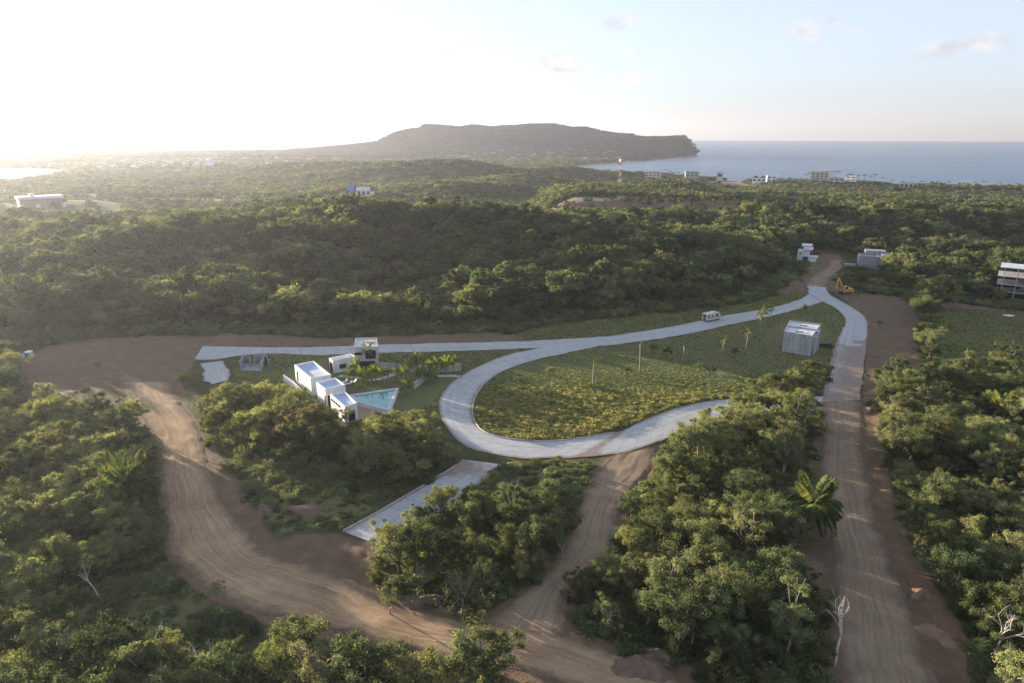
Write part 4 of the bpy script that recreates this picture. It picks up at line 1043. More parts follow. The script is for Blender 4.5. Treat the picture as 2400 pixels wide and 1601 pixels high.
# pergola between villa and annex
pg = House('pergola', [qa[1], qd[0]], 'dark timber pergola beams between the villa and the white annex', 'pergola')
for k in range(7):
    f = .12 + .12 * k
    a_ = Vector(qa[1]).lerp(Vector(qa[2]), f); b_ = Vector(qd[0]).lerp(Vector(qd[3]), k / 6) - Vector((.15 + .25 * k, .6 * k * .3))
    pg.part(MB().bar((*a_, 3.3), (*b_, 2.9), .14, .22), 'beam', M['wood'])
for k in (0, 3, 6):
    b_ = Vector(qd[0]).lerp(Vector(qd[3]), k / 6) - Vector((.35 + .25 * k, .6 * k * .3))
    pg.part(MB().bar((*b_, -.1), (*b_, 2.9), .16), 'post', M['wood'])
# pool
qp = [W(819,926,1.1), W(934,909.5,1.1), W(912,963,1.1), W(838,943,1.1)]
PL = House('swimming_pool', qp, 'raised triangular turquoise pool with pale coping beside the villa', 'pool')
PL.part(ring(MB(), qp, inset(qp, .55), -.3, 1.1), 'basin', M['white'])
PL.part(ring(MB(), inset(qp, -.07), inset(qp, .62), 1.1, 1.17), 'coping', M['path'])
PL.part(MB().prism(inset(qp, .5), -.2, .92), 'water', M['pool'])
dq = [W(838,946,.2), W(880,959,.2), W(878,985,.2), W(836,985,.2)]
PL.part(MB().prism(dq, -.2, .2), 'deck', M['terracotta'])
dk = House('terrace_step', [W(815,929,.4)], 'terracotta terrace edge between the villa and the pool', 'terrace')
dk.part(MB().prism([W(808,927,.4), W(819,926,.4), W(838,943,.4), W(836,950,.4)], -.2, .45), 'slab', M['terracotta'])
# garden walls
def wall_run(name, pts, h, th, mat, label, cat='wall'):
    P0 = [G(u, v) for u, v in pts]; root = empty(name, P0[0], 0, label, cat)
    for a, b in zip(P0, P0[1:]):
        d = (b - a).normalized(); n = Vector((-d.y, d.x, 0)) * th / 2
        L = max(1, round((b - a).length / 3.2))
        for k in range(L):
            p, q = a.lerp(b, k / L) + d * .012, a.lerp(b, (k + 1) / L) - d * .012
            o = MB().prism([(p - n).to_tuple()[:2], (q - n).to_tuple()[:2], (q + n).to_tuple()[:2], (p + n).to_tuple()[:2]], -.3, h).build('panel', mat, root); o.location = -P0[0]
    return root
wall_run('garden_wall', [(888,865), (960,872), (1024,873), (1081,870)], 2.0, .2, M['conc'], 'long grey boundary wall behind the small garden palms')
wall_run('garden_wall', [(1000,889), (985,902), (970,912)], 1.75, .2, M['conc'], 'short grey wall between the garden and the curved road')
wall_run('garden_wall', [(666,893), (690,910), (712,932)], 1.7, .2, M['white'], 'pale panel wall on the outer side of the villa')
# roofless block walls
rw = House('roofless_house', [W(595,852,0)], 'unfinished roofless grey block walls on a slab at the left end of the concrete road')
def rwall(a, b, h0, h1=None):
    a, b = G(*a), G(*b); d = (b - a).normalized(); n = Vector((-d.y, d.x, 0)) * .1
    rw.part(MB().prism([(a - n).to_tuple()[:2], (b - n).to_tuple()[:2], (b + n).to_tuple()[:2], (a + n).to_tuple()[:2]], -.3, [h0, h1 or h0, h1 or h0, h0]), 'wall', M['block'])
rwall((563,866), (572,848), 2.1, 2.4); rwall((573,847), (584,849), 1.7); rwall((586,849), (588,860), 1.5, 1.1)
rwall((599,848), (622,848), 2.0); rwall((598,850), (597,860), 1.9, 1.2); rwall((623,849), (612,868), 2.5, 2.0); rwall((624,850), (631,859), 2.3, 1.6)
rw.part(MB().prism([W(564,868,.15), W(573,850,.15), W(622,850,.15), W(611,869,.15)], -.2, .15), 'floor_slab', M['block'])
# garden path: slabs
pth = empty('garden_path', G(880, 890), 0, 'pale stepping-slab path winding between the garden palms', 'path')
pp = [G(*p) for p in ((794,881), (825,884), (850,887), (872,892), (890,889), (908,883), (925,877), (945,871), (966,868))]
pl2 = chaikin([(p.x, p.y) for p in pp], 2); pl2, _ = resample(pl2, 17)
for k in range(16):
    a, b = pl2[k], pl2[k + 1]; d = (b - a); d /= np.hypot(*d); n = np.array([-d[1], d[0]]) * .75
    a, b = a + d * .1, b - d * .1
    o = MB().prism([tuple(a - n), tuple(b - n), tuple(b + n), tuple(a + n)], -.1, .07).build('slab', M['path'], pth); o.location = -G(880, 890)
o = tag(MB().prism([W(1024,879,0), W(1080,879,0), W(1076,884,0), W(1024,884,0)], -.1, .09).build('driveway_strip', M['path']), 'pale concrete strip from the garden wall to the road', kind='structure')
# loungers on the terrace
def lounger(u, v, rz, label):
    p = G(u, v); r_ = empty('lounger', p, rz, label, 'lounger', 'white loungers on the terrace')
    MB().box(-.35, .35, -.2, 1.1, .28, .42).build('seat', M['lamp_white'], r_)
    MB().add([(-.35, -.2, .3), (.35, -.2, .3), (.35, -.75, .85), (-.35, -.75, .85), (-.35, -.2, .42), (.35, -.2, .42), (.35, -.72, .97), (-.35, -.72, .97)], [(0, 1, 2, 3), (7, 6, 5, 4), (0, 4, 5, 1), (1, 5, 6, 2), (2, 6, 7, 3), (3, 7, 4, 0)]).build('backrest', M['lamp_white'], r_)
    for x in (-.28, .28):
        for y in (-.1, 1.0): MB().box(x - .04, x + .04, y - .04, y + .04, 0, .28).build('leg', M['lamp_white'], r_)
lounger(808, 898, 2.2, 'white lounger on the terrace nearest the villa'); lounger(819, 902, 1.9, 'middle white lounger of three on the terrace'); lounger(829, 898, 2.0, 'white lounger on the terrace nearest the garden palms')

# ---------------- raw concrete block house in the field
qh = [W(1851,751,6.0), W(1925,759,6.0), W(1904,787,6.0), W(1838,776.6,6.0)]
B = House('concrete_house', qh, 'two-storey raw concrete cube house with flat roof in the grassy field')
B.block(qh, 0, 6.0, .35, .22, M['conc'], M['roof_white'])
lp = lambda a, b, f: tuple(Vector(a).lerp(Vector(b), f))
B.part(MB().bar((*lp(qh[0], qh[3], .5), 5.9), (*lp(qh[1], qh[2], .5), 5.9), .18, .5), 'parapet', M['conc'])
for f in (.26, .80):
    c_ = Vector(lp(lp(qh[0], qh[3], f), lp(qh[1], qh[2], f), .5)); d = (Vector(qh[1]) - Vector(qh[0])).normalized(); n = Vector((-d.y, d.x))
    ql = [tuple(c_ + d * x + n * y) for x, y in ((-1.1, -.5), (1.1, -.5), (1.1, .5), (-1.1, .5))]
    sk = B.part(ring(MB(), ql, inset(ql, .12), 5.6, 5.85), 'roof_opening', M['conc'])
    B.part(MB().prism(inset(ql, .125), 5.6, 5.68), 'opening_shade', M['dark'], sk)  # near-black sheet stands in for the shade down the roof opening
A_, B_ = Vector(qh[2]), Vector(qh[1]); d = (B_ - A_).normalized(); n = Vector((d.y, -d.x))
if n.dot(A_ - Vector(B.c[:2])) < 0: n = -n
for k in range(2):
    p = A_ + d * (1.4 + 4.2 * k)
    B.part(MB().prism([tuple(p), tuple(p + d * 2.4), tuple(p + d * 2.4 + n * .9), tuple(p + n * .9)], -.2, 5.9 if k else 5.4), 'side_bay', M['conc'])
B.window(qh[2], qh[1], .05, .10, .1, 2.2, frame='conc', pane='dark', bars=0, name='opening')  # dark pane stands in for shade within the side opening
for z in (2.9,):
    B.part(MB().bar((*(Vector(qh[3]) + (Vector(qh[3]) - Vector(B.c[:2])).normalized() * .02), z), (*(Vector(qh[2]) + (Vector(qh[2]) - Vector(B.c[:2])).normalized() * .02), z), .10, .16), 'floor_band', M['conc'])

# ---------------- soil heaps
def mound(u, v, rx, ry, h, mat, label, rz=0.0, seed=1, name='soil_heap'):
    p = hit(u, v); n = 34
    X, Y = np.meshgrid(np.linspace(-1.25, 1.25, n), np.linspace(-1.25, 1.25, n)); an = np.arctan2(Y, X)
    edge = .72 + .75 * (vnoise(np.cos(an) * 1.6 + seed * 3, np.sin(an) * 1.6, 1.0, seed) - .4)
    q = np.sqrt(X ** 2 + Y ** 2) / edge
    lump = fbm(X * rx + seed * 9, Y * ry, 1.6, seed + 20, 3)
    Z = h * np.maximum(0, 1 - q ** 1.3) * (.35 + 1.3 * lump) + (fbm(X * rx, Y * ry + seed, .7, seed + 30, 2) - .5) * .45 * (q < 1.05) - .12 - .5 * np.maximum(0, q - .95)
    i = np.arange(n * n).reshape(n, n); f = np.stack([i[:-1, :-1], i[:-1, 1:], i[1:, 1:], i[1:, :-1]], -1).reshape(-1, 4)
    o = link(name, np_mesh(name, np.c_[(X * rx).ravel(), (Y * ry).ravel(), np.maximum(Z, -.8).ravel()], f, mat, True), loc=p, rz=rz)
    return tag(o, label, 'soil heap')
mound(1520, 1565, 5.5, 3.2, 1.6, M['soil'], 'brown soil heap at the bend of the lower dirt track', .2, 1)
mound(725, 1205, 5.2, 3.6, 1.5, M['soil'], 'dark soil heap left of the concrete road stub', 0, 2)
mound(1000, 1412, 4.5, 2.2, 1.2, M['soil'], 'low soil bank under the thicket by the dirt road junction', -.2, 3)
mound(2165, 1395, 2.6, 2.0, 1.1, M['soil_red'], 'small orange soil heap right of the straight dirt road', 0, 4)
mound(2215, 1500, 4.2, 2.4, 1.3, M['soil_red'], 'long orange soil bank at the lower right roadside', -.9, 5)
mound(1885, 1320, 3.0, 4.6, 1.0, M['soil'], 'brown spoil bank on the left verge of the straight dirt road', 0, 6)
mound(1940, 812, 3.0, 2.4, .9, M['mound_black'], 'near-black low mound beside the concrete cube house', 0, 7)
mound(2120, 842, 2.4, 1.6, .8, M['soil'], 'brush-topped soil heap on the bare ground right of the road', 0, 8)
mound(620, 1195, 5.0, 2.0, 1.0, M['soil'], 'eroded soil bank on the inner edge of the curved dirt road', -1.0, 9)
mound(2045, 960, 4.0, 2.2, 1.2, M['soil'], 'rubble heap where the right concrete road ends', .5, 10)

# ---------------- motorhome
p0, p1 = G(1648, 757), G(1693, 748.5); d = (p1 - p0); rz = math.atan2(d.y, d.x); ctr = (p0 + p1) / 2
rv = empty('motorhome', (ctr.x - .25, ctr.y + .8, .11), rz, 'old cream motorhome parked at the edge of the concrete road', 'motorhome')
L, Wd = 3.4, 1.15
prof = [(-L, .55), (-L, 2.45), (-L + .15, 2.75), (L - 1.5, 2.75), (L - 1.05, 2.68), (L - .25, 1.5), (L, 1.35), (L, .5)]
def extr(prof, w):
    n = len(prof); return MB().add([(x, -w, z) for x, z in prof] + [(x, w, z) for x, z in prof], [list(range(n)), list(range(n, 2 * n))[::-1]] + [((i + 1) % n, i, n + i, n + (i + 1) % n) for i in range(n)])
extr(prof, Wd).build('body', M['rv'], rv)
for s in (-1, 1):
    MB().box(-L + .05, L - .1, s * Wd - .01, s * Wd + .012, 1.12, 1.32).build('stripe', M['brown'], rv)
    for x0, x1, z0, z1 in ((-2.9, -2.1, 1.55, 2.25), (-1.2, -.45, 1.6, 2.2), (.45, .65, 1.45, 2.3), (.85, 1.75, 1.5, 2.35)):
        f = MB().box(x0 - .05, x1 + .05, s * Wd - .012, s * Wd + .014, z0 - .05, z1 + .05).build('window', M['rv'], rv)
        MB().box(x0, x1, s * Wd - .014, s * Wd + .03, z0, z1).build('pane', M['glass'], f)
    MB().add([(2.0, s * Wd + .02, 1.5), (3.0, s * Wd + .02, 1.5), (2.45, s * Wd + .02, 2.35), (2.0, s * Wd + .02, 2.35)], [(0, 1, 2, 3)] if s < 0 else [(3, 2, 1, 0)]).build('cab_window', M['glass'], rv)
    for x in (-1.7, 2.1):
        w = MB().tube([(x, s * (Wd - .28), .36), (x, s * (Wd - .02), .36)], .36, 14).build('wheel', M['black'], rv)
        MB().tube([(x, s * (Wd - .1), .36), (x, s * Wd, .36)], .2, 10).build('rim', M['steel'], w)
    MB().box(L - .02, L + .03, s * .85 - .14, s * .85 + .14, .85, 1.08).build('headlight', M['lamp_white'], rv)
MB().add([(L - .98, -.95, 2.55), (L - .98, .95, 2.55), (L - .27, .95, 1.58), (L - .27, -.95, 1.58)], [(3, 2, 1, 0)]).build('windshield', M['glass'], rv).location = (.03, 0, .02)
f = MB().box(-L - .02, -L + .02, -.75, .75, 1.6, 2.3).build('rear_window', M['glass'], rv)
MB().tube([(-L - .28, -.1, 1.05), (-L - .03, -.1, 1.05)], .36, 14).build('spare_wheel', M['black'], rv)
MB().box(-L - .2, -L, -1.1, 1.1, .5, .68).build('bumper', M['steel'], rv); MB().box(L, L + .15, -1.1, 1.1, .5, .68).build('bumper', M['steel'], rv)
MB().box(-.9, .3, -.4, .4, 2.75, 3.0).build('roof_unit', M['lamp_white'], rv); MB().box(-2.4, -1.8, -.3, .3, 2.75, 2.86).build('roof_vent', M['lamp_white'], rv)

# ---------------- excavator
pe = hit(1981, 690)
ex = empty('excavator', (pe.x, pe.y, pe.z), R(196), 'orange tracked excavator with raised boom at the roadside', 'excavator')
ex.scale = (1.15, 1.15, 1.15)
for s in (-1, 1):
    tr = extr([(-1.9, .25), (-1.6, 0), (1.6, 0), (1.9, .25), (1.9, .6), (1.6, .85), (-1.6, .85), (-1.9, .6)], .28).build('track', M['black'], ex); tr.location = (0, s * 1.05, 0)
    for x in (-1.5, -.5, .5, 1.5): o = MB().tube([(x, -.3, .42), (x, .3, .42)], .3, 10).build('track_wheel', M['steel'], tr)
MB().tube([(0, 0, .7), (0, 0, 1.05)], .8, 16).build('slew_ring', M['steel'], ex)
extr([(-2.1, 1.05), (-2.1, 2.1), (-1.9, 2.25), (1.2, 2.05), (1.3, 1.05)], 1.25).build('engine_housing', M['orange'], ex)
cabp = extr([(.1, 1.9), (.1, 3.1), (1.2, 3.1), (1.6, 2.3), (1.6, 1.05), (.1, 1.05)], .5).build('cab', M['orange'], ex); cabp.location = (0, .74, 0)
MB().box(.25, 1.25, -.52, .52, 2.15, 2.95).build('cab_glass', M['glass'], cabp)
MB().box(-2.3, -1.6, -1.15, 1.15, 1.1, 1.9).build('counterweight', M['steel'], ex)
def arm(pts, w, h, name, mat, y=-.25):
    mb = MB()
    for a, b, hh in zip(pts, pts[1:], h): mb.bar((a[0], y, a[1]), (b[0], y, b[1]), w, hh)
    return mb.build(name, mat, ex)
arm([(.9, 1.7), (1.9, 3.4), (3.3, 5.9)], .42, (.62, .5), 'boom', M['orange']); arm([(3.3, 5.9), (3.55, 4.4), (3.6, 2.9)], .34, (.42, .36), 'stick', M['orange'])
arm([(1.5, 1.6), (2.5, 4.1)], .16, (.16,), 'ram', M['steel'], -.55); arm([(2.4, 5.0), (3.2, 6.1)], .14, (.14,), 'ram', M['steel'])
bk = extr([(3.35, 2.9), (3.85, 2.95), (3.95, 2.2), (3.45, 1.75), (2.9, 1.95), (3.05, 2.2), (3.4, 2.15), (3.55, 2.45)], .5).build('bucket', M['steel'], ex); bk.location = (0, -.25, 0)

# ---------------- grey unfinished block house, far right of the junction
pg_ = hit(2050, 632)
def far_quad(uL, uR, D, depth, skew=0.0):
    xl, xr = (uL - 1200) / F * D, (uR - 1200) / F * D
    yc = D * 1.0
    return xl, xr, yc
def box_house(name, u0, u1, vt, vb, dep, label, wm, rm, rz=0.0, parts=None, cat='building', base=None, group=None, par=.4, storeys=1, cols=0, wmat='dark', t_hint=None):
    """block seen between columns u0..u1 with its top at row vt; stands where row vb meets the terrain (or at depth t_hint)"""
    if t_hint: 
        um = (u0 + u1) / 2; xv = (um - 1200) / F; yv = (vb - 800.5) / F
        p = Vector((xv * t_hint, t_hint * (math.cos(PITCH) - yv * math.sin(PITCH)), 0)); p.z = float(height(np.array([p.x]), np.array([p.y]))[0])
    else: p = hit((u0 + u1) / 2, vb)
    t = p.y * math.cos(PITCH) - (p.z - CAM_H) * math.sin(PITCH)
    w = (u1 - u0) / F * t; ztop = CAM_H - t * sumv(vt); h = max(2.5, ztop - p.z)
    q = [(-w / 2, dep), (-w / 2, 0), (w / 2, 0), (w / 2, dep)]
    rot = Matrix.Rotation(rz - math.atan2(p.x, p.y), 2); off = Vector((p.x, p.y))
    q = [tuple(rot @ Vector(a) + off) for a in q]
    H = House(name, q, label, cat, p.z, group)
    H.block(q, p.z - 1.0, p.z + h, par, .25, wm, rm)
    H.h, H.w, H.base = h, w, p.z
    sh = h / storeys
    for s in range(storeys):
        for c in range(cols): H.window(q[1], q[2], (c + .18) / cols, (c + .82) / cols, p.z + s * sh + sh * .34, p.z + s * sh + sh * .72, frame='lamp_white', pane=wmat, bars=0)
    return H
g1 = box_house('block_house', 2012, 2052, 599, 632, 9, 'unfinished grey block house with stepped walls right of the far dirt road', M['block'], M['conc'], R(6), par=.9)
def add_block(H, fx0, fx1, y0, y1, z0, z1, name='wall', mat=None):
    q1, q2, q0 = Vector(H.q[1]), Vector(H.q[2]), Vector(H.q[0]); dx = (q2 - q1).normalized(); dy = (q0 - q1).normalized()
    pt = lambda f, y: tuple(q1 + dx * (f * H.w) + dy * y)
    return H.part(MB().prism([pt(fx0, y0), pt(fx1, y0), pt(fx1, y1), pt(fx0, y1)], H.base + z0, H.base + z1), name, mat or M['block'])
add_block(g1, .02, .98, -.01, .25, g1.h * .42, g1.h * .46, 'floor_band', M['conc_pale'])
add_block(g1, 1.003, 1.22, 1.0, 8, -.5, g1.h * .95); add_block(g1, 1.223, 1.72, 3.0, 9, -.5, g1.h * 1.05); add_block(g1, .4, 1.5, 9.1, 15, -.5, g1.h * 1.2)
add_block(g1, 1.30, 1.45, 2.7, 2.99, .1, g1.h * .55, 'door_opening_shade', M['dark'])  # near-black block painted as the shade inside the doorway
for f in (.85, 1.1): add_block(g1, f, f + .012, 9.3, 9.5, g1.h * 1.2, g1.h * 1.3, 'rebar', M['rust'])
bh = box_house('water_cistern', 1978, 2003, 621, 632, 3, 'low grey block cistern left of the unfinished block house', M['block'], M['conc'], par=.15)
# white house at the end of the far road
wh = box_house('white_house', 1880, 1893, 578, 612, 6, 'white stacked modern house among trees at the end of the far road', M['white'], M['roof_white'], R(-4), cat='house', par=.3)
add_block(wh, -.9, .0 - .003, 1, 6, -.5, wh.h * .72, 'wall', M['white']); add_block(wh, -.4, 1.3, 2.5, 6.5, wh.h + .02, wh.h * 1.13, 'upper_wall', M['white'])
add_block(wh, .15, 1.55, -1.0, 4.4, wh.h * .80, wh.h * .95, 'canopy', M['white']); add_block(wh, 1.003, 2.3, -.5, 5, -.5, wh.h * .30, 'wall', M['white']); add_block(wh, 1.1, 2.5, -.8, 5.2, wh.h * .303, wh.h * .34, 'terrace', M['roof_white'])
wh.window(wh.q[1], wh.q[2], .1, .9, wh.base + .2, wh.base + 2.2, pane='dark'); add_block(wh, -.6, -.3, .97, .99, wh.h * .45, wh.h * .56, 'window', M['glass'])
# red car by the white house
pc = hit(1913, 596); car = empty('parked_car', (pc.x, pc.y, pc.z), R(160), 'dark red car parked behind the white house terrace', 'car')
extr([(-2.1, .35), (-2.1, .85), (-1.4, .95), (-.9, 1.45), (.6, 1.45), (1.1, .95), (2.0, .85), (2.1, .35)], .85).build('body', M['red'], car)
for s in (-1, 1):
    MB().add([(-1.2, s * .86, 1.0), (.95, s * .86, 1.0), (.5, s * .86, 1.38), (-.85, s * .86, 1.38)], [(0, 1, 2, 3)]).build('window', M['glass'], car)
    for x in (-1.3, 1.3): MB().tube([(x, s * .68, .33), (x, s * .88, .33)], .33, 12).build('wheel', M['black'], car)
# open concrete frame at the right edge
pf = hit(2372, 700); fr_t = pf.y * math.cos(PITCH) - (pf.z - CAM_H) * math.sin(PITCH)
fb = House('concrete_frame_building', [(pf.x + 4, pf.y + 4)], 'open multi-storey concrete frame with slabs and columns at the right edge', 'building', pf.z)
rotf = Matrix.Rotation(R(-14) - math.atan2(pf.x, pf.y) * .6, 2); offf = Vector((pf.x, pf.y))
fpt = lambda x, y: tuple(rotf @ Vector((x, y)) + offf)
zs = [pf.z + 2.4, pf.z + 5.4, pf.z + 8.5, pf.z + 11.8]
xs, ysq = (-4.0, .2, 4.4, 8.6, 12.8), (0, 4.5, 9)
for i, z in enumerate(zs):
    e = (.1, 1.5, 1.7, 1.4)[i]
    fb.part(MB().prism([fpt(-4.2 - e, -e), fpt(13, -e), fpt(13, 9 + e), fpt(-4.2 - e, 9 + e)], z - .22, z), 'slab', M['conc_pale'] if i < 3 else M['roof_white'])
for i in range(4):
    zb = pf.z - .5 if i == 0 else zs[i - 1]
    for x in xs:
        for y in ysq:
            if i == 0 and y == 9 and x < 0: continue
            fb.part(MB().prism([fpt(x - .15, y - .15), fpt(x + .15, y - .15), fpt(x + .15, y + .15), fpt(x - .15, y + .15)], zb, zs[i] - .22), 'column', M['conc_pale'])
for x0, x1, i in ((2, 6, 1), (1, 4, 2), (7, 12, 2), (6, 12.5, 1)): fb.part(MB().prism([fpt(x0, 6), fpt(x1, 6), fpt(x1, 6.2), fpt(x0, 6.2)], zs[i - 1], zs[i] - .23), 'partition', M['terracotta'] if i == 2 else M['cream'])
# utility pole
pu = hit(2157, 694); up_ = empty('utility_pole', pu, 0, 'grey utility pole with crossarms above the hedge on the right', 'pole')
MB().tube([(0, 0, -.5), (0, 0, 8.5)], [.16, .1], 8).build('mast', M['conc_pale'], up_)
for z in (8.0, 7.1): MB().bar((-1.0, 0, z), (1.0, 0, z), .1).build('crossarm', M['steel'], up_)
for x in (-.9, .9, -.4): MB().tube([(x, 0, 8.05), (x, 0, 8.3)], .07, 6).build('insulator', M['lamp_white'], up_)
# small white hull on the grass
pb = hit(2363, 741); bt = empty('rowboat', pb, R(-14), 'small white hull lying upside down by the dirt lane', 'boat')
hv = []
for x in np.linspace(-1.7, 1.7, 9):
    w = .62 * (1 - (abs(x) / 1.9) ** 2.5); hv.append([(x, w * math.cos(a), .55 * math.sin(a) * (1 - .25 * abs(x) / 1.7)) for a in np.linspace(0, math.pi, 7)])
mb = MB(); mb.v = [p for r_ in hv for p in r_]; mb.f = [[i * 7 + j, i * 7 + j + 1, (i + 1) * 7 + j + 1, (i + 1) * 7 + j] for i in range(8) for j in range(6)]
mb.build('hull', M['lamp_white'], bt, smooth=True); MB().bar((-1.6, 0, .5), (1.6, 0, .5), .06, .1).build('keel', M['steel'], bt)
# blue tank at the left edge of the clearing
pk = G(69, 836); tk = empty('water_tank', (pk.x, pk.y, 0), .3, 'blue tank with a white top at the left edge of the clearing', 'tank')
MB().tube([(0, 0, 0), (0, 0, .1), (0, 0, 1.25), (0, 0, 1.4)], [1.0, 1.08, 1.08, 1.0], 20).build('body', M['blue'], tk, smooth=False)
MB().tube([(0, 0, 1.4), (0, 0, 1.62), (0, 0, 1.75)], [1.02, .8, .3], 20).build('lid', M['lamp_white'], tk); MB().box(-1.5, -1.02, -.4, .4, 0, 1.0).build('crate', M['lamp_white'], tk)

# ---------------- kerbs
def kerb(pts, label, jitter=.03):
    A = chaikin(GP(pts)); A, L = resample(A, max(4, int(np.hypot(*np.diff(A, axis=0).T).sum() / 1.6)))
    A = A + rng.normal(0, jitter, A.shape)
    T = np.gradient(A, axis=0); T /= np.hypot(*T.T)[:, None]; Nn = np.c_[-T[:, 1], T[:, 0]] * .09
    n = len(A); Vv = np.vstack([np.c_[A - Nn, np.full(n, -.2)], np.c_[A - Nn, np.full(n, .27)], np.c_[A + Nn, np.full(n, .27)], np.c_[A + Nn, np.full(n, -.2)]])
    f = []
    for i in range(n - 1):
        for a in range(3): f.append([a * n + i, a * n + i + 1, (a + 1) * n + i + 1, (a + 1) * n + i])
    f += [[0, n, 2 * n, 3 * n], [n - 1, 4 * n - 1, 3 * n - 1, 2 * n - 1]]
    me = np_mesh('kerb', Vv, f, M['conc_pale']); tag(link('kerb', me), label, kind='structure')
kerb(CONCRETE['loop'][1][2:17], 'thin concrete kerb along the inner edge of the curved road')
kerb(CONCRETE['spur'][0][1:], 'thin concrete kerb along the upper edge of the road stub')
kerb(CONCRETE['spur'][1][3:], 'thin concrete kerb along the lower edge of the road stub')

# ---------------- palms
def frond_mesh(seed, L=1.0, arch=.35, droop=.9, n=40, mat=None):
    """a feather leaf along +X of length about 1"""
    r = np.random.default_rng(seed); Vv, Ff, T = [], [], []
    s = np.linspace(0, 1, 9); bx = s * (1 - .18 * s ** 2 * droop); bz = arch * s - droop * s ** 2.2 * .62
    for i in range(8):
        w = .012 * (1 - .8 * s[i]); w2 = .012 * (1 - .8 * s[i + 1]); b = len(Vv)
        Vv += [(bx[i], -w, bz[i]), (bx[i], w, bz[i]), (bx[i + 1], w2, bz[i + 1]), (bx[i + 1], -w2, bz[i + 1])]; Ff.append([b, b + 1, b + 2, b + 3]); T += [.9] * 4
    for k in range(n):
        f = .14 + .84 * (k + r.uniform(-.3, .3)) / n; x, z = np.interp(f, s, bx), np.interp(f, s, bz)
        ln = .27 * math.sin(math.pi * min(1, f * .86 + .12)) ** .7 * r.uniform(.8, 1.1)
        for sd in (-1, 1):
            tip = (x + ln * .62, sd * ln * .66, z - ln * r.uniform(.35, .75)); md = (x + ln * .34, sd * ln * .42, z - ln * .12); b = len(Vv); w = .021
            Vv += [(x - w, 0, z), (md[0] - w, md[1], md[2]), tip, (md[0] + w * 1.6, md[1], md[2])]; Ff.append([b, b + 1, b + 2, b + 3]); T += [r.random()] * 4
    me = np_mesh('frond', np.array(Vv), np.array(Ff), mat); at = me.attributes.new('tint', 'FLOAT', 'POINT'); at.data.foreach_set('value', np.array(T, np.float32)); return me
FR = {'up': [frond_mesh(i, arch=.75, droop=.55, mat=M['palm']) for i in range(2)], 'mid': [frond_mesh(10 + i, arch=.45, droop=.95, mat=M['palm']) for i in range(3)],
      'low': [frond_mesh(20 + i, arch=.12, droop=1.05, mat=M['palm']) for i in range(2)], 'dry': [frond_mesh(30 + i, arch=-.05, droop=1.25, n=12, mat=M['palm_dry']) for i in range(2)]}
def palm(p, h, fl, nf, label, group, lean=(0, 0), dry=2, tr=.16, bare=0, seed=0, dark=False):
    r = random.Random(seed); root = empty('palm_tree', p, 0, label, 'palm', group)
    pts = [(lean[0] * s * s, lean[1] * s * s, -.3 + (h + .3) * s) for s in (0, .2, .4, .6, .8, 1)]
    MB().tube(pts, [tr * 1.35, tr * 1.05, tr, tr * .95, tr * .9, tr * .8], 8).build('trunk', M['palm_trunk'], root, smooth=True)
    top = Vector(pts[-1])
    for k in range(nf):
        f = k / max(1, nf - 1); kind = 'up' if f < .3 else 'mid' if f < .72 else 'low'
        o = link('frond', r.choice(FR[kind]), root, top); o.rotation_euler = (r.gauss(0, .12), r.gauss(-.25 + .5 * f, .10) - (.35 if kind == 'up' else 0), k * 2.399 + r.gauss(0, .15))
        s = fl * r.uniform(.85, 1.1); o.scale = (s, s * 1.05, s)
        if dark: o.material_slots[0].link = 'OBJECT'; o.material_slots[0].material = M['palm_dark']
    for k in range(dry):
        o = link('dry_frond', r.choice(FR['dry']), root, top - Vector((0, 0, .15))); o.rotation_euler = (0, r.uniform(.25, .8), r.uniform(0, 6.28)); s = fl * r.uniform(.7, .95); o.scale = (s, s, s)
    return root
GARDEN_PALMS = [((822,902),3.0,'beside the villa terrace'), ((848,900),3.0,'just right of the loungers'), ((860,906),2.6,'in front of the stepping slabs'), ((880,895),3.2,'where the path bends'), ((901,903),3.4,'left of the lawn strip'),
                ((866,862),5.2,'standing in front of the grey tower house'), ((948,906),3.9,'in the middle of the garden lawn'), ((957,890),3.6,'behind the middle garden palm'), ((981,868),3.2,'by the long wall at its left'), ((1010,887),3.6,'left of the wall gate gap'),
                ((1025,876),3.0,'by the wall gate gap'), ((1047,882),3.6,'right of the wall gate gap'), ((1064,871),3.4,'at the right end of the long wall'), ((987,898),3.0,'beside the short grey wall'), ((837,880),2.6,'beside the white annex'), ((930,893),2.6,'near the middle of the slab path'), ((955,925),2.4,'right of the pool corner'), ((1014,896),2.2,'outside the short grey wall')]
for i, ((u_, v_), h_, w_) in enumerate(GARDEN_PALMS):
    palm(G(u_, v_), h_, 1.9 + .3 * (i % 3), 17, 'small green garden palm ' + w_, 'small palms in the villa garden', (random.uniform(-.3, .3), random.uniform(-.3, .3)), 1, .09, seed=40 + i)
palm(G(1390, 903), 6.4, 1.3, 5, 'bare-trunked palm with a small tuft, nearest the curved road', 'thin palms in the field', (.1, 0), 2, .2, seed=1)
palm(G(1499, 874), 8.0, 1.1, 4, 'leaning tall palm with broken crown in the middle of the field', 'thin palms in the field', (-.2, .1), 3, .17, seed=2)
palm(G(1690, 843), 5.8, 1.6, 6, 'thin palm with yellow fronds in the field left of a dark bush', 'thin palms in the field', (.5, 0), 3, .13, seed=3)
palm(G(1747, 828), 6.3, 1.7, 7, 'thin palm with yellow fronds in the field nearest the concrete cube house', 'thin palms in the field', (.4, 0), 4, .14, seed=4)
palm(G(1780, 781), 6.6, 2.5, 10, 'thick-trunked palm with green crown beside the straight road', 'thin palms in the field', (0, 0), 4, .34, seed=5)
palm(G(1790, 764), 5.2, 1.9, 8, 'pale-trunked palm just behind the thick-trunked palm', 'thin palms in the field', (.2, 0), 2, .2, seed=6)
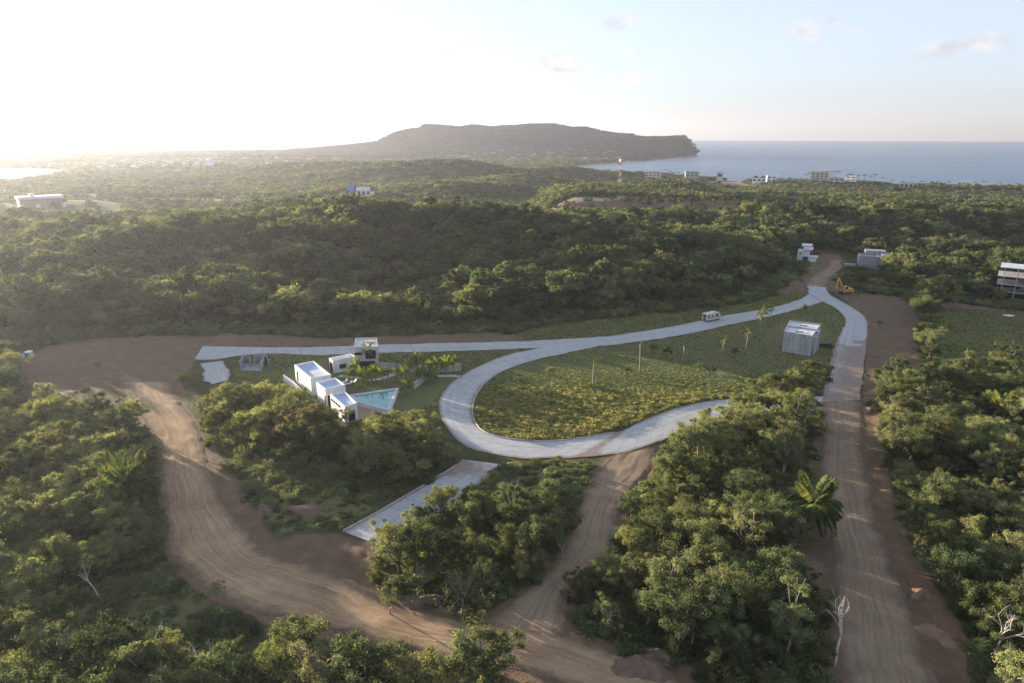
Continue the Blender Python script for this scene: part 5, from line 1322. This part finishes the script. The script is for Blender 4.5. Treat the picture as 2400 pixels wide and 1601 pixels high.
palm(G(1806, 748), 3.4, 1.5, 9, 'small dark palm at the roadside right of the thick palm', 'thin palms in the field', (0, 0), 0, .12, seed=7)
for (u_, v_, h_, lab) in ((1601, 849, 4.6, 'bare grey palm trunk standing alone in the field'), (1784, 757, 6.4, 'tall bare grey palm trunk behind the thick palm')):
    e = empty('dead_palm', G(u_, v_), 0, lab, 'dead palm'); MB().tube([(0, 0, -.3), (.05, 0, h_ * .5), (0, .05, h_)], [.26, .2, .15], 8).build('trunk', M['palm_trunk'], e, smooth=True); MB().tube([(0, .05, h_ - .02), (.1, .1, h_ + .25)], [.12, .03], 6).build('broken_tip', M['bark'], e)
BIG = [((297,1215),5.6,5.6,30,'large coconut palm with drooping fronds beside the curved dirt road',(.3,.4),5), ((1900,1262),5.6,5.3,34,'large palm leaning over the straight dirt road',(.2,.3),6), ((2340,1005),5.0,3.6,16,'pale-fronded palm in the woods at the right',(0,0),4),
       ((2395,1120),4.5,3.4,14,'palm half cut off at the right edge',(0,0),3), ((2238,718),5.4,3.0,14,'palm with hanging dry fronds behind the meadow',(0,0),5), ((2330,712),4.0,3.0,14,'yellow-green palm left of the concrete frame building',(0,0),1), ((2190,700),4.2,2.6,12,'dark palm behind the hedge beside the utility pole',(0,0),2),
       ((2385,905),3.6,3.0,14,'bright palm in the woods above the right edge thicket',(0,0),1)]
for i, ((u_, v_), h_, fl, nf, lab, ln, dr) in enumerate(BIG):
    p = hit(u_, v_); p.z = zf(p.x, p.y); palm(p, h_, fl, nf, lab, None, ln, dr, .2, seed=80 + i, dark=i < 2)
# banana clump in the meadow
def banana(u, v, n, label, sc=1.0):
    p = hit(u, v); root = empty('banana_plant', (p.x, p.y, p.z), 0, label, 'plant'); r = random.Random(int(u))
    for k in range(n):
        a = r.uniform(0, 6.28); L = r.uniform(1.8, 2.8) * sc; w = .34 * sc; b0 = Vector((r.uniform(-1, 1) * sc, r.uniform(-1, 1) * sc, r.uniform(.8, 3.2) * sc)); Vv, T = [], []
        for i in range(6):
            s = i / 5; c = b0 + Vector((math.cos(a) * s * L * .55, math.sin(a) * s * L * .55, L * (.8 * s - .5 * s * s))); ww = w * math.sin(math.pi * min(.97, s * .9 + .06)); sd = Vector((-math.sin(a), math.cos(a), 0)) * ww
            Vv += [tuple(c - sd), tuple(c - Vector((0, 0, .05))), tuple(c + sd)]; T += [.8, .5, .8]
        f = [[i * 3 + j, i * 3 + j + 1, i * 3 + j + 4, i * 3 + j + 3] for i in range(5) for j in range(2)]
        me = np_mesh('leaf', np.array(Vv), f, M['palm']); at = me.attributes.new('tint', 'FLOAT', 'POINT'); at.data.foreach_set('value', np.array(T, np.float32)); link('leaf', me, root)
    MB().tube([(0, 0, -.2), (0, 0, 2.6 * sc)], [.2, .12], 7).build('stem', M['palm'], root)
banana(2200, 765, 22, 'bright green banana clump at the meadow hedge', 1.15); banana(2225, 775, 14, 'lower bright green banana clump in the meadow', .9)

# ---------------- bare trees
for i, (u_, v_, h_, lab) in enumerate(((1955, 1560, 6.5, 'white bare dead tree on the left verge of the straight dirt road'), (1885, 1020, 5.5, 'large bare grey tree at the road end of the thicket'), (1808, 1052, 5.0, 'bare branched tree in the thicket left of two others'), (1858, 1045, 5.0, 'bare tree between two others in the thicket'),
        (2190, 1090, 5.2, 'bare pinkish tree in the woods right of the road'), (2215, 1075, 4.6, 'smaller bare tree beside the pinkish one on the right'), (1690, 1440, 5.5, 'bare twisted tree in the lower middle thicket'), (1760, 1430, 5.2, 'bare tree right of the twisted one in the lower thicket'), (1842, 1420, 5.0, 'bare tree with brown creeper near the spoil bank'),
        (1320, 1310, 2.6, 'small white dead shrub on the bank of the narrow track'), (240, 1420, 4.2, 'thin bare tree in the woods at the lower left'), (130, 1600, 5.0, 'bare branches rising from the thicket at the lower left corner'), (450, 1600, 4.6, 'grey bare branches in the thicket along the lower edge'), (480, 1640, 5.0, 'bare tree in front of the grey branches at lower edge'),
        (2330, 1560, 6.0, 'pale bare tree in the lower right corner woods'), (100, 1300, 4.5, 'grey leafless tree in the left woods'), (2390, 1330, 5.0, 'bare tree by the right edge among green crowns'))):
    p = hit(u_, v_); p.z = zf(p.x, p.y)
    e = empty('dead_tree', p, i * 1.3, lab, 'dead tree'); link('branches', dead_tree_mesh(200 + i, h_ * 1.5, M['bark_dead']), e)
# single trees and shrubs that stand apart
def solo(u, v, k, s, mi, lab, name='tree', cat='tree'):
    p = hit(u, v); p.z = zf(p.x, p.y); e = empty(name, p, u * .7, lab, cat); e.scale = (s, s, s); tm, c_ = NEAR[k, u % 3]
    link('trunk', tm, e); c = link('crown', c_, e); c.material_slots[0].link = 'OBJECT'; c.material_slots[0].material = M[LM[mi]]
solo(812, 1012, 'wispy', .8, 1, 'airy tree in front of the lowest villa block'); solo(868, 1025, 'wispy', .85, 1, 'airy tree in front of the pool'); solo(930, 1000, 'spread', .62, 1, 'yellow-green tree right of the pool'); solo(760, 1000, 'spread', .7, 1, 'yellow-green tree hiding the foot of the villa'); solo(985, 1240, 'round', .62, 2, 'dark leafy tree standing against the concrete road stub'); solo(1650, 722, 'spread', 1.5, 0, 'large spreading tree behind the motorhome'); solo(510, 1410, 'wispy', .5, 1, 'small lone tree on the outer edge of the curved dirt road')
solo(890, 1370, 'draped', .85, 1, 'creeper-covered tree on the corner by the road stub'); solo(915, 1440, 'wispy', .75, 1, 'thin young tree in front of the dirt junction'); solo(1085, 1445, 'wispy', 1.0, 0, 'pale airy tree on the soil bank by the dirt junction'); solo(232, 868, 'round', .35, 0, 'small round shrub alone in the left clearing', 'shrub', 'shrub')
solo(1722, 838, 'round', .42, 2, 'dark bush in the field between two thin palms', 'shrub', 'shrub'); solo(1530, 830, 'round', .5, 2, 'brownish bush in the field right of the leaning palm', 'shrub', 'shrub'); solo(1470, 880, 'round', .35, 2, 'dark bush at the foot of the leaning palm', 'shrub', 'shrub')
solo(1665, 880, 'spread', .42, 2, 'wide dark bush patch at the near side of the field', 'shrub', 'shrub'); solo(2060, 770, 'round', .4, 0, 'green bush on the bare ground right of the road', 'shrub', 'shrub'); solo(1885, 735, 'round', .5, 1, 'bushy shrub in the wedge between the two concrete roads', 'shrub', 'shrub')
solo(1560, 842, 'round', .55, 2, 'brownish scrub clump in the field beside the lone grey trunk', 'shrub', 'shrub'); solo(1640, 872, 'spread', .4, 2, 'dark scrub in the field left of the wide bush patch', 'shrub', 'shrub'); solo(1290, 885, 'round', .45, 1, 'tall weeds on the field side of the curved road', 'shrub', 'shrub'); solo(1215, 905, 'round', .38, 1, 'tufty shrub where the road bends', 'shrub', 'shrub'); solo(2010, 700, 'round', .5, 2, 'dark shrub beside the excavator', 'shrub', 'shrub'); solo(430, 910, 'round', .6, 2, 'dark bush beside the broken concrete apron', 'shrub', 'shrub'); solo(460, 900, 'round', .5, 0, 'lower bush beside the broken concrete apron', 'shrub', 'shrub')

# ---------------- lattice mast
pt_ = Vector((0, 0, 0)); tt = 655.0; xv, yv = (1452 - 1200) / F, (442 - 800.5) / F
pt_ = Vector((xv * tt, tt * (math.cos(PITCH) - yv * math.sin(PITCH)), 0)); pt_.z = float(height(np.array([pt_.x]), np.array([pt_.y]))[0])
mast = empty('lattice_mast', pt_, .4, 'red and white lattice telecom mast rising above the forest', 'mast')
Hm = CAM_H - tt * sumv(372) - pt_.z
sec = 9; wid = lambda z: 1.7 - 1.2 * min(1, z / (Hm * .8))
for k in range(sec):
    z0, z1 = Hm * k / sec, Hm * (k + 1) / sec; mb = MB(); w0, w1 = wid(z0), wid(z1)
    cs = ((-1, -1), (1, -1), (1, 1), (-1, 1))
    for i in range(4):
        a, b = cs[i], cs[(i + 1) % 4]
        mb.bar((a[0] * w0, a[1] * w0, z0), (a[0] * w1, a[1] * w1, z1), .13); mb.bar((a[0] * w0, a[1] * w0, z0), (b[0] * w1, b[1] * w1, z1), .07); mb.bar((b[0] * w0, b[1] * w0, z0), (a[0] * w1, a[1] * w1, z1), .07); mb.bar((a[0] * w1, a[1] * w1, z1), (b[0] * w1, b[1] * w1, z1), .07)
    mb.build('mast_section', M['cream' if k % 2 == 0 else 'rust'], mast)
for a in range(9):
    an = a * .7; o = MB().box(-.35, .35, -.15, .15, -1.3, 1.3).build('antenna', M['rust' if a % 2 else 'steel'], mast, (math.cos(an) * 2.2, math.sin(an) * 2.2, Hm * (.95 - .08 * (a % 2))), an)
    MB().bar((0, 0, Hm * (.95 - .08 * (a % 2))), (math.cos(an) * 2.2, math.sin(an) * 2.2, Hm * (.95 - .08 * (a % 2))), .14).build('bracket', M['steel'], mast)
MB().tube([(0, 0, Hm), (0, 0, Hm + 3)], .1, 6).build('lightning_rod', M['steel'], mast)

# ---------------- buildings along the coast
h1 = box_house('hotel', 1900, 1938, 401.5, 429, 16, 'cream hotel block with rows of balconies on the shore', M['cream'], M['roof_white'], R(-10), storeys=6, cols=4, t_hint=955, par=.6)
add_block(h1, .45, 1.35, 4, 15.5, h1.h + .01, h1.h * 1.14, 'upper_wall', M['cream']); add_block(h1, 1.003, 1.4, 1, 16, -.5, h1.h * .98, 'side_wall', M['white']); add_block(h1, 1.25, 1.62, 5, 16, h1.h * .985, h1.h * 1.12, 'stair_tower', M['cream'])
for s_ in range(1, 6): add_block(h1, -.01, 1.0, -1.1, -.3, s_ * h1.h / 6 - .1, s_ * h1.h / 6 + .9, 'balcony', M['cream'])
h2 = box_house('beach_house', 1944, 1976, 417, 430, 10, 'pale beach house with grey tiled roof right of the hotel', M['cream'], M['block'], 0, storeys=2, cols=3, t_hint=940)
h3 = box_house('beach_house', 1980, 2004, 412, 429, 9, 'tall white beach house with dark thatched roof terrace', M['white'], M['white'], R(-15), storeys=3, cols=2, t_hint=950)
def hip(H, fx0, fx1, y0, y1, z0, rise, mat, name='roof'):
    q1, q2, q0 = Vector(H.q[1]), Vector(H.q[2]), Vector(H.q[0]); dx = (q2 - q1).normalized(); dy = (q0 - q1).normalized(); pt = lambda f, y, z: (*(q1 + dx * (f * H.w) + dy * y), H.base + z)
    c = pt((fx0 + fx1) / 2, (y0 + y1) / 2, z0 + rise); b = [pt(fx0, y0, z0), pt(fx1, y0, z0), pt(fx1, y1, z0), pt(fx0, y1, z0)]
    H.part(MB().add(b + [c], [(3, 2, 1, 0), (0, 1, 4), (1, 2, 4), (2, 3, 4), (3, 0, 4)]), name, mat)
hip(h3, -.05, .75, -.5, 8, h3.h + .8, 2.4, M['thatch'], 'thatched_roof'); hip(h2, .05, .7, 0, 9, h2.h + .05, 1.8, M['block'], 'tiled_roof')
for f in (.02, .65): add_block(h3, f, f + .04, .5, .8, h3.h, h3.h + .85, 'post', M['wood'])
h4 = box_house('beach_house', 1763, 1793, 417, 430, 9, 'white house with two thatched cone roofs on the shore', M['white'], M['white'], 0, storeys=2, cols=3, t_hint=965)
hip(h4, 0, .48, 0, 8, h4.h + .4, 3.2, M['thatch'], 'thatched_roof'); hip(h4, .55, 1.05, 0, 8, h4.h + .4, 2.8, M['thatch'], 'thatched_roof')
box_house('beach_house', 1797, 1818, 412, 430, 9, 'white three-storey block right of the two cone roofs', M['white'], M['roof_white'], R(8), storeys=3, cols=2, t_hint=975)
h5 = box_house('apartment_block', 1511, 1546, 402, 424, 12, 'pale pink apartment building on the shore near the mast', M['cream'], M['roof_white'], R(-8), storeys=3, cols=4, t_hint=1080)
add_block(h5, -.05, .55, 4, 12, h5.h + .02, h5.h * 1.4, 'upper_wall', M['white'])
box_house('apartment_block', 1606, 1637, 402, 424, 11, 'grey-white apartment block left of the small thatched house', M['block'], M['roof_white'], R(10), storeys=4, cols=3, t_hint=1040)
box_house('beach_house', 1679, 1694, 403, 420, 8, 'small weathered house with thatch between palms', M['cream'], M['thatch'], 0, storeys=2, cols=1, t_hint=1000)
box_house('beach_house', 2111, 2148, 427, 436, 9, 'long low pale house on the shore at right', M['cream'], M['roof_white'], 0, storeys=1, cols=4, t_hint=915)
box_house('beach_house', 2246, 2270, 424.5, 434, 8, 'low white house among palms far right', M['white'], M['roof_white'], 0, storeys=1, cols=3, t_hint=915)
box_house('beach_wall', 1826, 1868, 421, 432, 5, 'long low grey building between the cone roofs and the hotel', M['block'], M['roof_white'], 0, storeys=1, cols=4, t_hint=960)
for i, (u_, top) in enumerate(((1890,408),(1898,404),(2016,410),(2030,409),(2044,412),(2052,408),(2072,415),(2095,421),(2190,427),(2205,424),(2228,425),(2290,427),(2310,425),(2350,427),(1555,405),(1563,397),(1572,400),(1580,404),(1590,403),(1385,398),(1400,402),(1412,399),(1425,402),(2120,424),(2165,424),(2390,429))):
    D_ = 930 if u_ > 1850 else 1060 if u_ > 1500 else 1250
    x = (u_ - 1200) / F * D_; y = D_ * 1.03; z = float(height(np.array([x]), np.array([y]))[0]); hgt = max(6, CAM_H - D_ * sumv(top) - z - 1.0)
    pr = empty('palm_tree', (x, y, z), i, None, 'palm', 'distant palms along the shore'); pr['label'] = 'distant palm silhouetted against the sea'
    MB().tube([(0, 0, -.5), (.3, .2, hgt)], [.35, .25], 6).build('trunk', M['palm_trunk'], pr)
    for k in range(9):
        o = link('frond', FR['mid'][k % 3], pr, (.3, .2, hgt)); o.rotation_euler = (0, -.35 + .07 * k, k * 2.4); o.scale = (3.4, 4.6, 3.4)
# ---------------- inland buildings
hw = box_house('white_house', 836, 868, 440, 453, 9, 'isolated white house on a red earth bank in the middle distance', M['white'], M['roof_white'], 0, storeys=1, cols=3, par=.3, t_hint=700)
add_block(hw, 1.003, 1.28, 1, 7, -.5, hw.h * .62, 'wall', M['white'])
box_house('blue_house', 817, 831, 434, 446, 7, 'small blue house left of the isolated white house', M['blue'], M['roof_white'], 0, t_hint=760)
st = box_house('sports_hall', 58, 145, 462, 490, 20, 'long red-brown hall with pale roof band in the hazy left plain', M['redbrown'], M['roof_white'], R(6), t_hint=600)
add_block(st, -.03, 1.02, -1.2, 20.5, st.h * .86, st.h * 1.08, 'roof_band', M['roof_white']); add_block(st, .26, .36, 2, 6, st.h * 1.08, st.h * 1.35, 'roof_tower', M['white'])
for f in (-.02, .35, .95): add_block(st, f, f + .09, -5, -.02, -.5, st.h * .42, 'stair', M['white'])
# town across the plain, villas on the headland
r3 = random.Random(5)
def little(u, v, wpx, hpx, mat, lab, grp, name='town_house', gable=False):
    p = hit(u, v); t = p.y * math.cos(PITCH) - (p.z - CAM_H) * math.sin(PITCH); w = wpx / F * t; h = hpx / F * t + 6
    e = empty(name, (p.x, p.y, p.z), r3.uniform(-.5, .5), lab, 'house', grp)
    MB().box(-w / 2, w / 2, 0, w * .8, -1, h).build('wall', mat, e); MB().box(-w / 2 - .4, w / 2 + .4, -.4, w * .8 + .4, h + .003, h + .5).build('roof', M['roof_white'] if not gable else M['terracotta'], e)
    if wpx > 7:
        for k in range(3): MB().box(-w / 2 + w * (.12 + .3 * k), -w / 2 + w * (.28 + .3 * k), -.06, .02, h * .55, h * .8).build('window', M['dark'], e)
for i in range(60):
    u_ = r3.choice([r3.gauss(470, 70), r3.gauss(660, 50), r3.gauss(250, 70), r3.gauss(330, 60)]); v_ = 384 + r3.uniform(-5, 16) - .01 * (u_ - 300)
    little(u_, v_, r3.uniform(5, 13), r3.uniform(1, 3), M[r3.choice(['white', 'cream', 'cream', 'block'])], 'pale house of the hazy town on the left plain', 'houses of the distant town')
for i in range(52):
    u_ = r3.uniform(1050, 1450); v_ = 374 - (u_ - 1050) * .012 + r3.uniform(-19, 3) + (8 if u_ > 1350 else 0)
    little(u_, min(v_, 378), r3.uniform(5, 11), r3.uniform(.3, 1.6), M[r3.choice(['cream', 'block', 'conc'])], 'small pale villa on the slope of the headland', 'villas on the headland slope', 'hillside_villa')
pch = hit(490, 392); tch = pch.y * math.cos(PITCH) - (pch.z - CAM_H) * math.sin(PITCH)
ch = empty('domed_church', pch, 0, 'white domed church standing above the distant town', 'church')
MB().box(-9, 9, 0, 14, -1, 13).build('wall', M['white'], ch); zc = max(20, CAM_H - tch * sumv(371) - pch.z)
MB().tube([(0, 7, 13), (0, 7, 15), (0, 7, zc * .72), (0, 7, zc * .86), (0, 7, zc * .96), (0, 7, zc)], [7.5, 7.5, 7.0, 5.0, 2.5, .4], 16).build('dome', M['white'], ch, smooth=True)
for x in (-7, 7): MB().box(x - 2, x + 2, -2, 2, 12.9, 19).build('bell_tower', M['white'], ch)
# masts on the headland
for u_, vt_, lab in ((964, 280, 'tall thin antenna mast on the headland crest'), (958, 288, 'shorter antenna mast beside the tall one on the crest')):
    v_ = 302; p = hit(u_, v_ + 3); t = p.y * math.cos(PITCH) - (p.z - CAM_H) * math.sin(PITCH); e = empty('antenna_mast', p, 0, lab, 'mast'); hh = CAM_H - t * sumv(vt_) - p.z
    MB().tube([(0, 0, -1), (0, 0, hh)], [1.1, .7], 6).build('pole', M['steel'], e); MB().box(-1.8, 1.8, -.5, .5, hh * .6, hh * .66).build('dish', M['lamp_white'], e)

ONES = ['', 'first', 'second', 'third', 'fourth', 'fifth', 'sixth', 'seventh', 'eighth', 'ninth', 'tenth', 'eleventh', 'twelfth', 'thirteenth', 'fourteenth', 'fifteenth', 'sixteenth', 'seventeenth', 'eighteenth', 'nineteenth']
def ORDW(n):
    if n < 20: return ONES[n]
    t_, o_ = divmod(n, 10); w_ = ['', '', 'twent', 'thirt', 'fort', 'fift', 'sixt', 'sevent'][t_]
    return w_ + 'ieth' if o_ == 0 else w_ + 'y-' + ONES[o_]
for grp, fmt in (('houses of the distant town', '%s house of the hazy distant town, %s from the left'), ('villas on the headland slope', '%s villa on the headland slope, %s from the left'), ('distant palms along the shore', '%sdistant palm against the sea, %s from the left')):
    its = [o for o in scene.objects if o.parent is None and o.get('group') == grp]
    its.sort(key=lambda o: o.location.x / o.location.y)
    for i, o in enumerate(its):
        w = next((c for c in o.children if c.name.startswith('wall')), None); col = '' if w is None else {'white_render': 'white', 'cream_render': 'cream', 'concrete_block': 'grey', 'raw_concrete': 'grey'}[w.data.materials[0].name]
        o['label'] = fmt % (col, ORDW(i + 1))
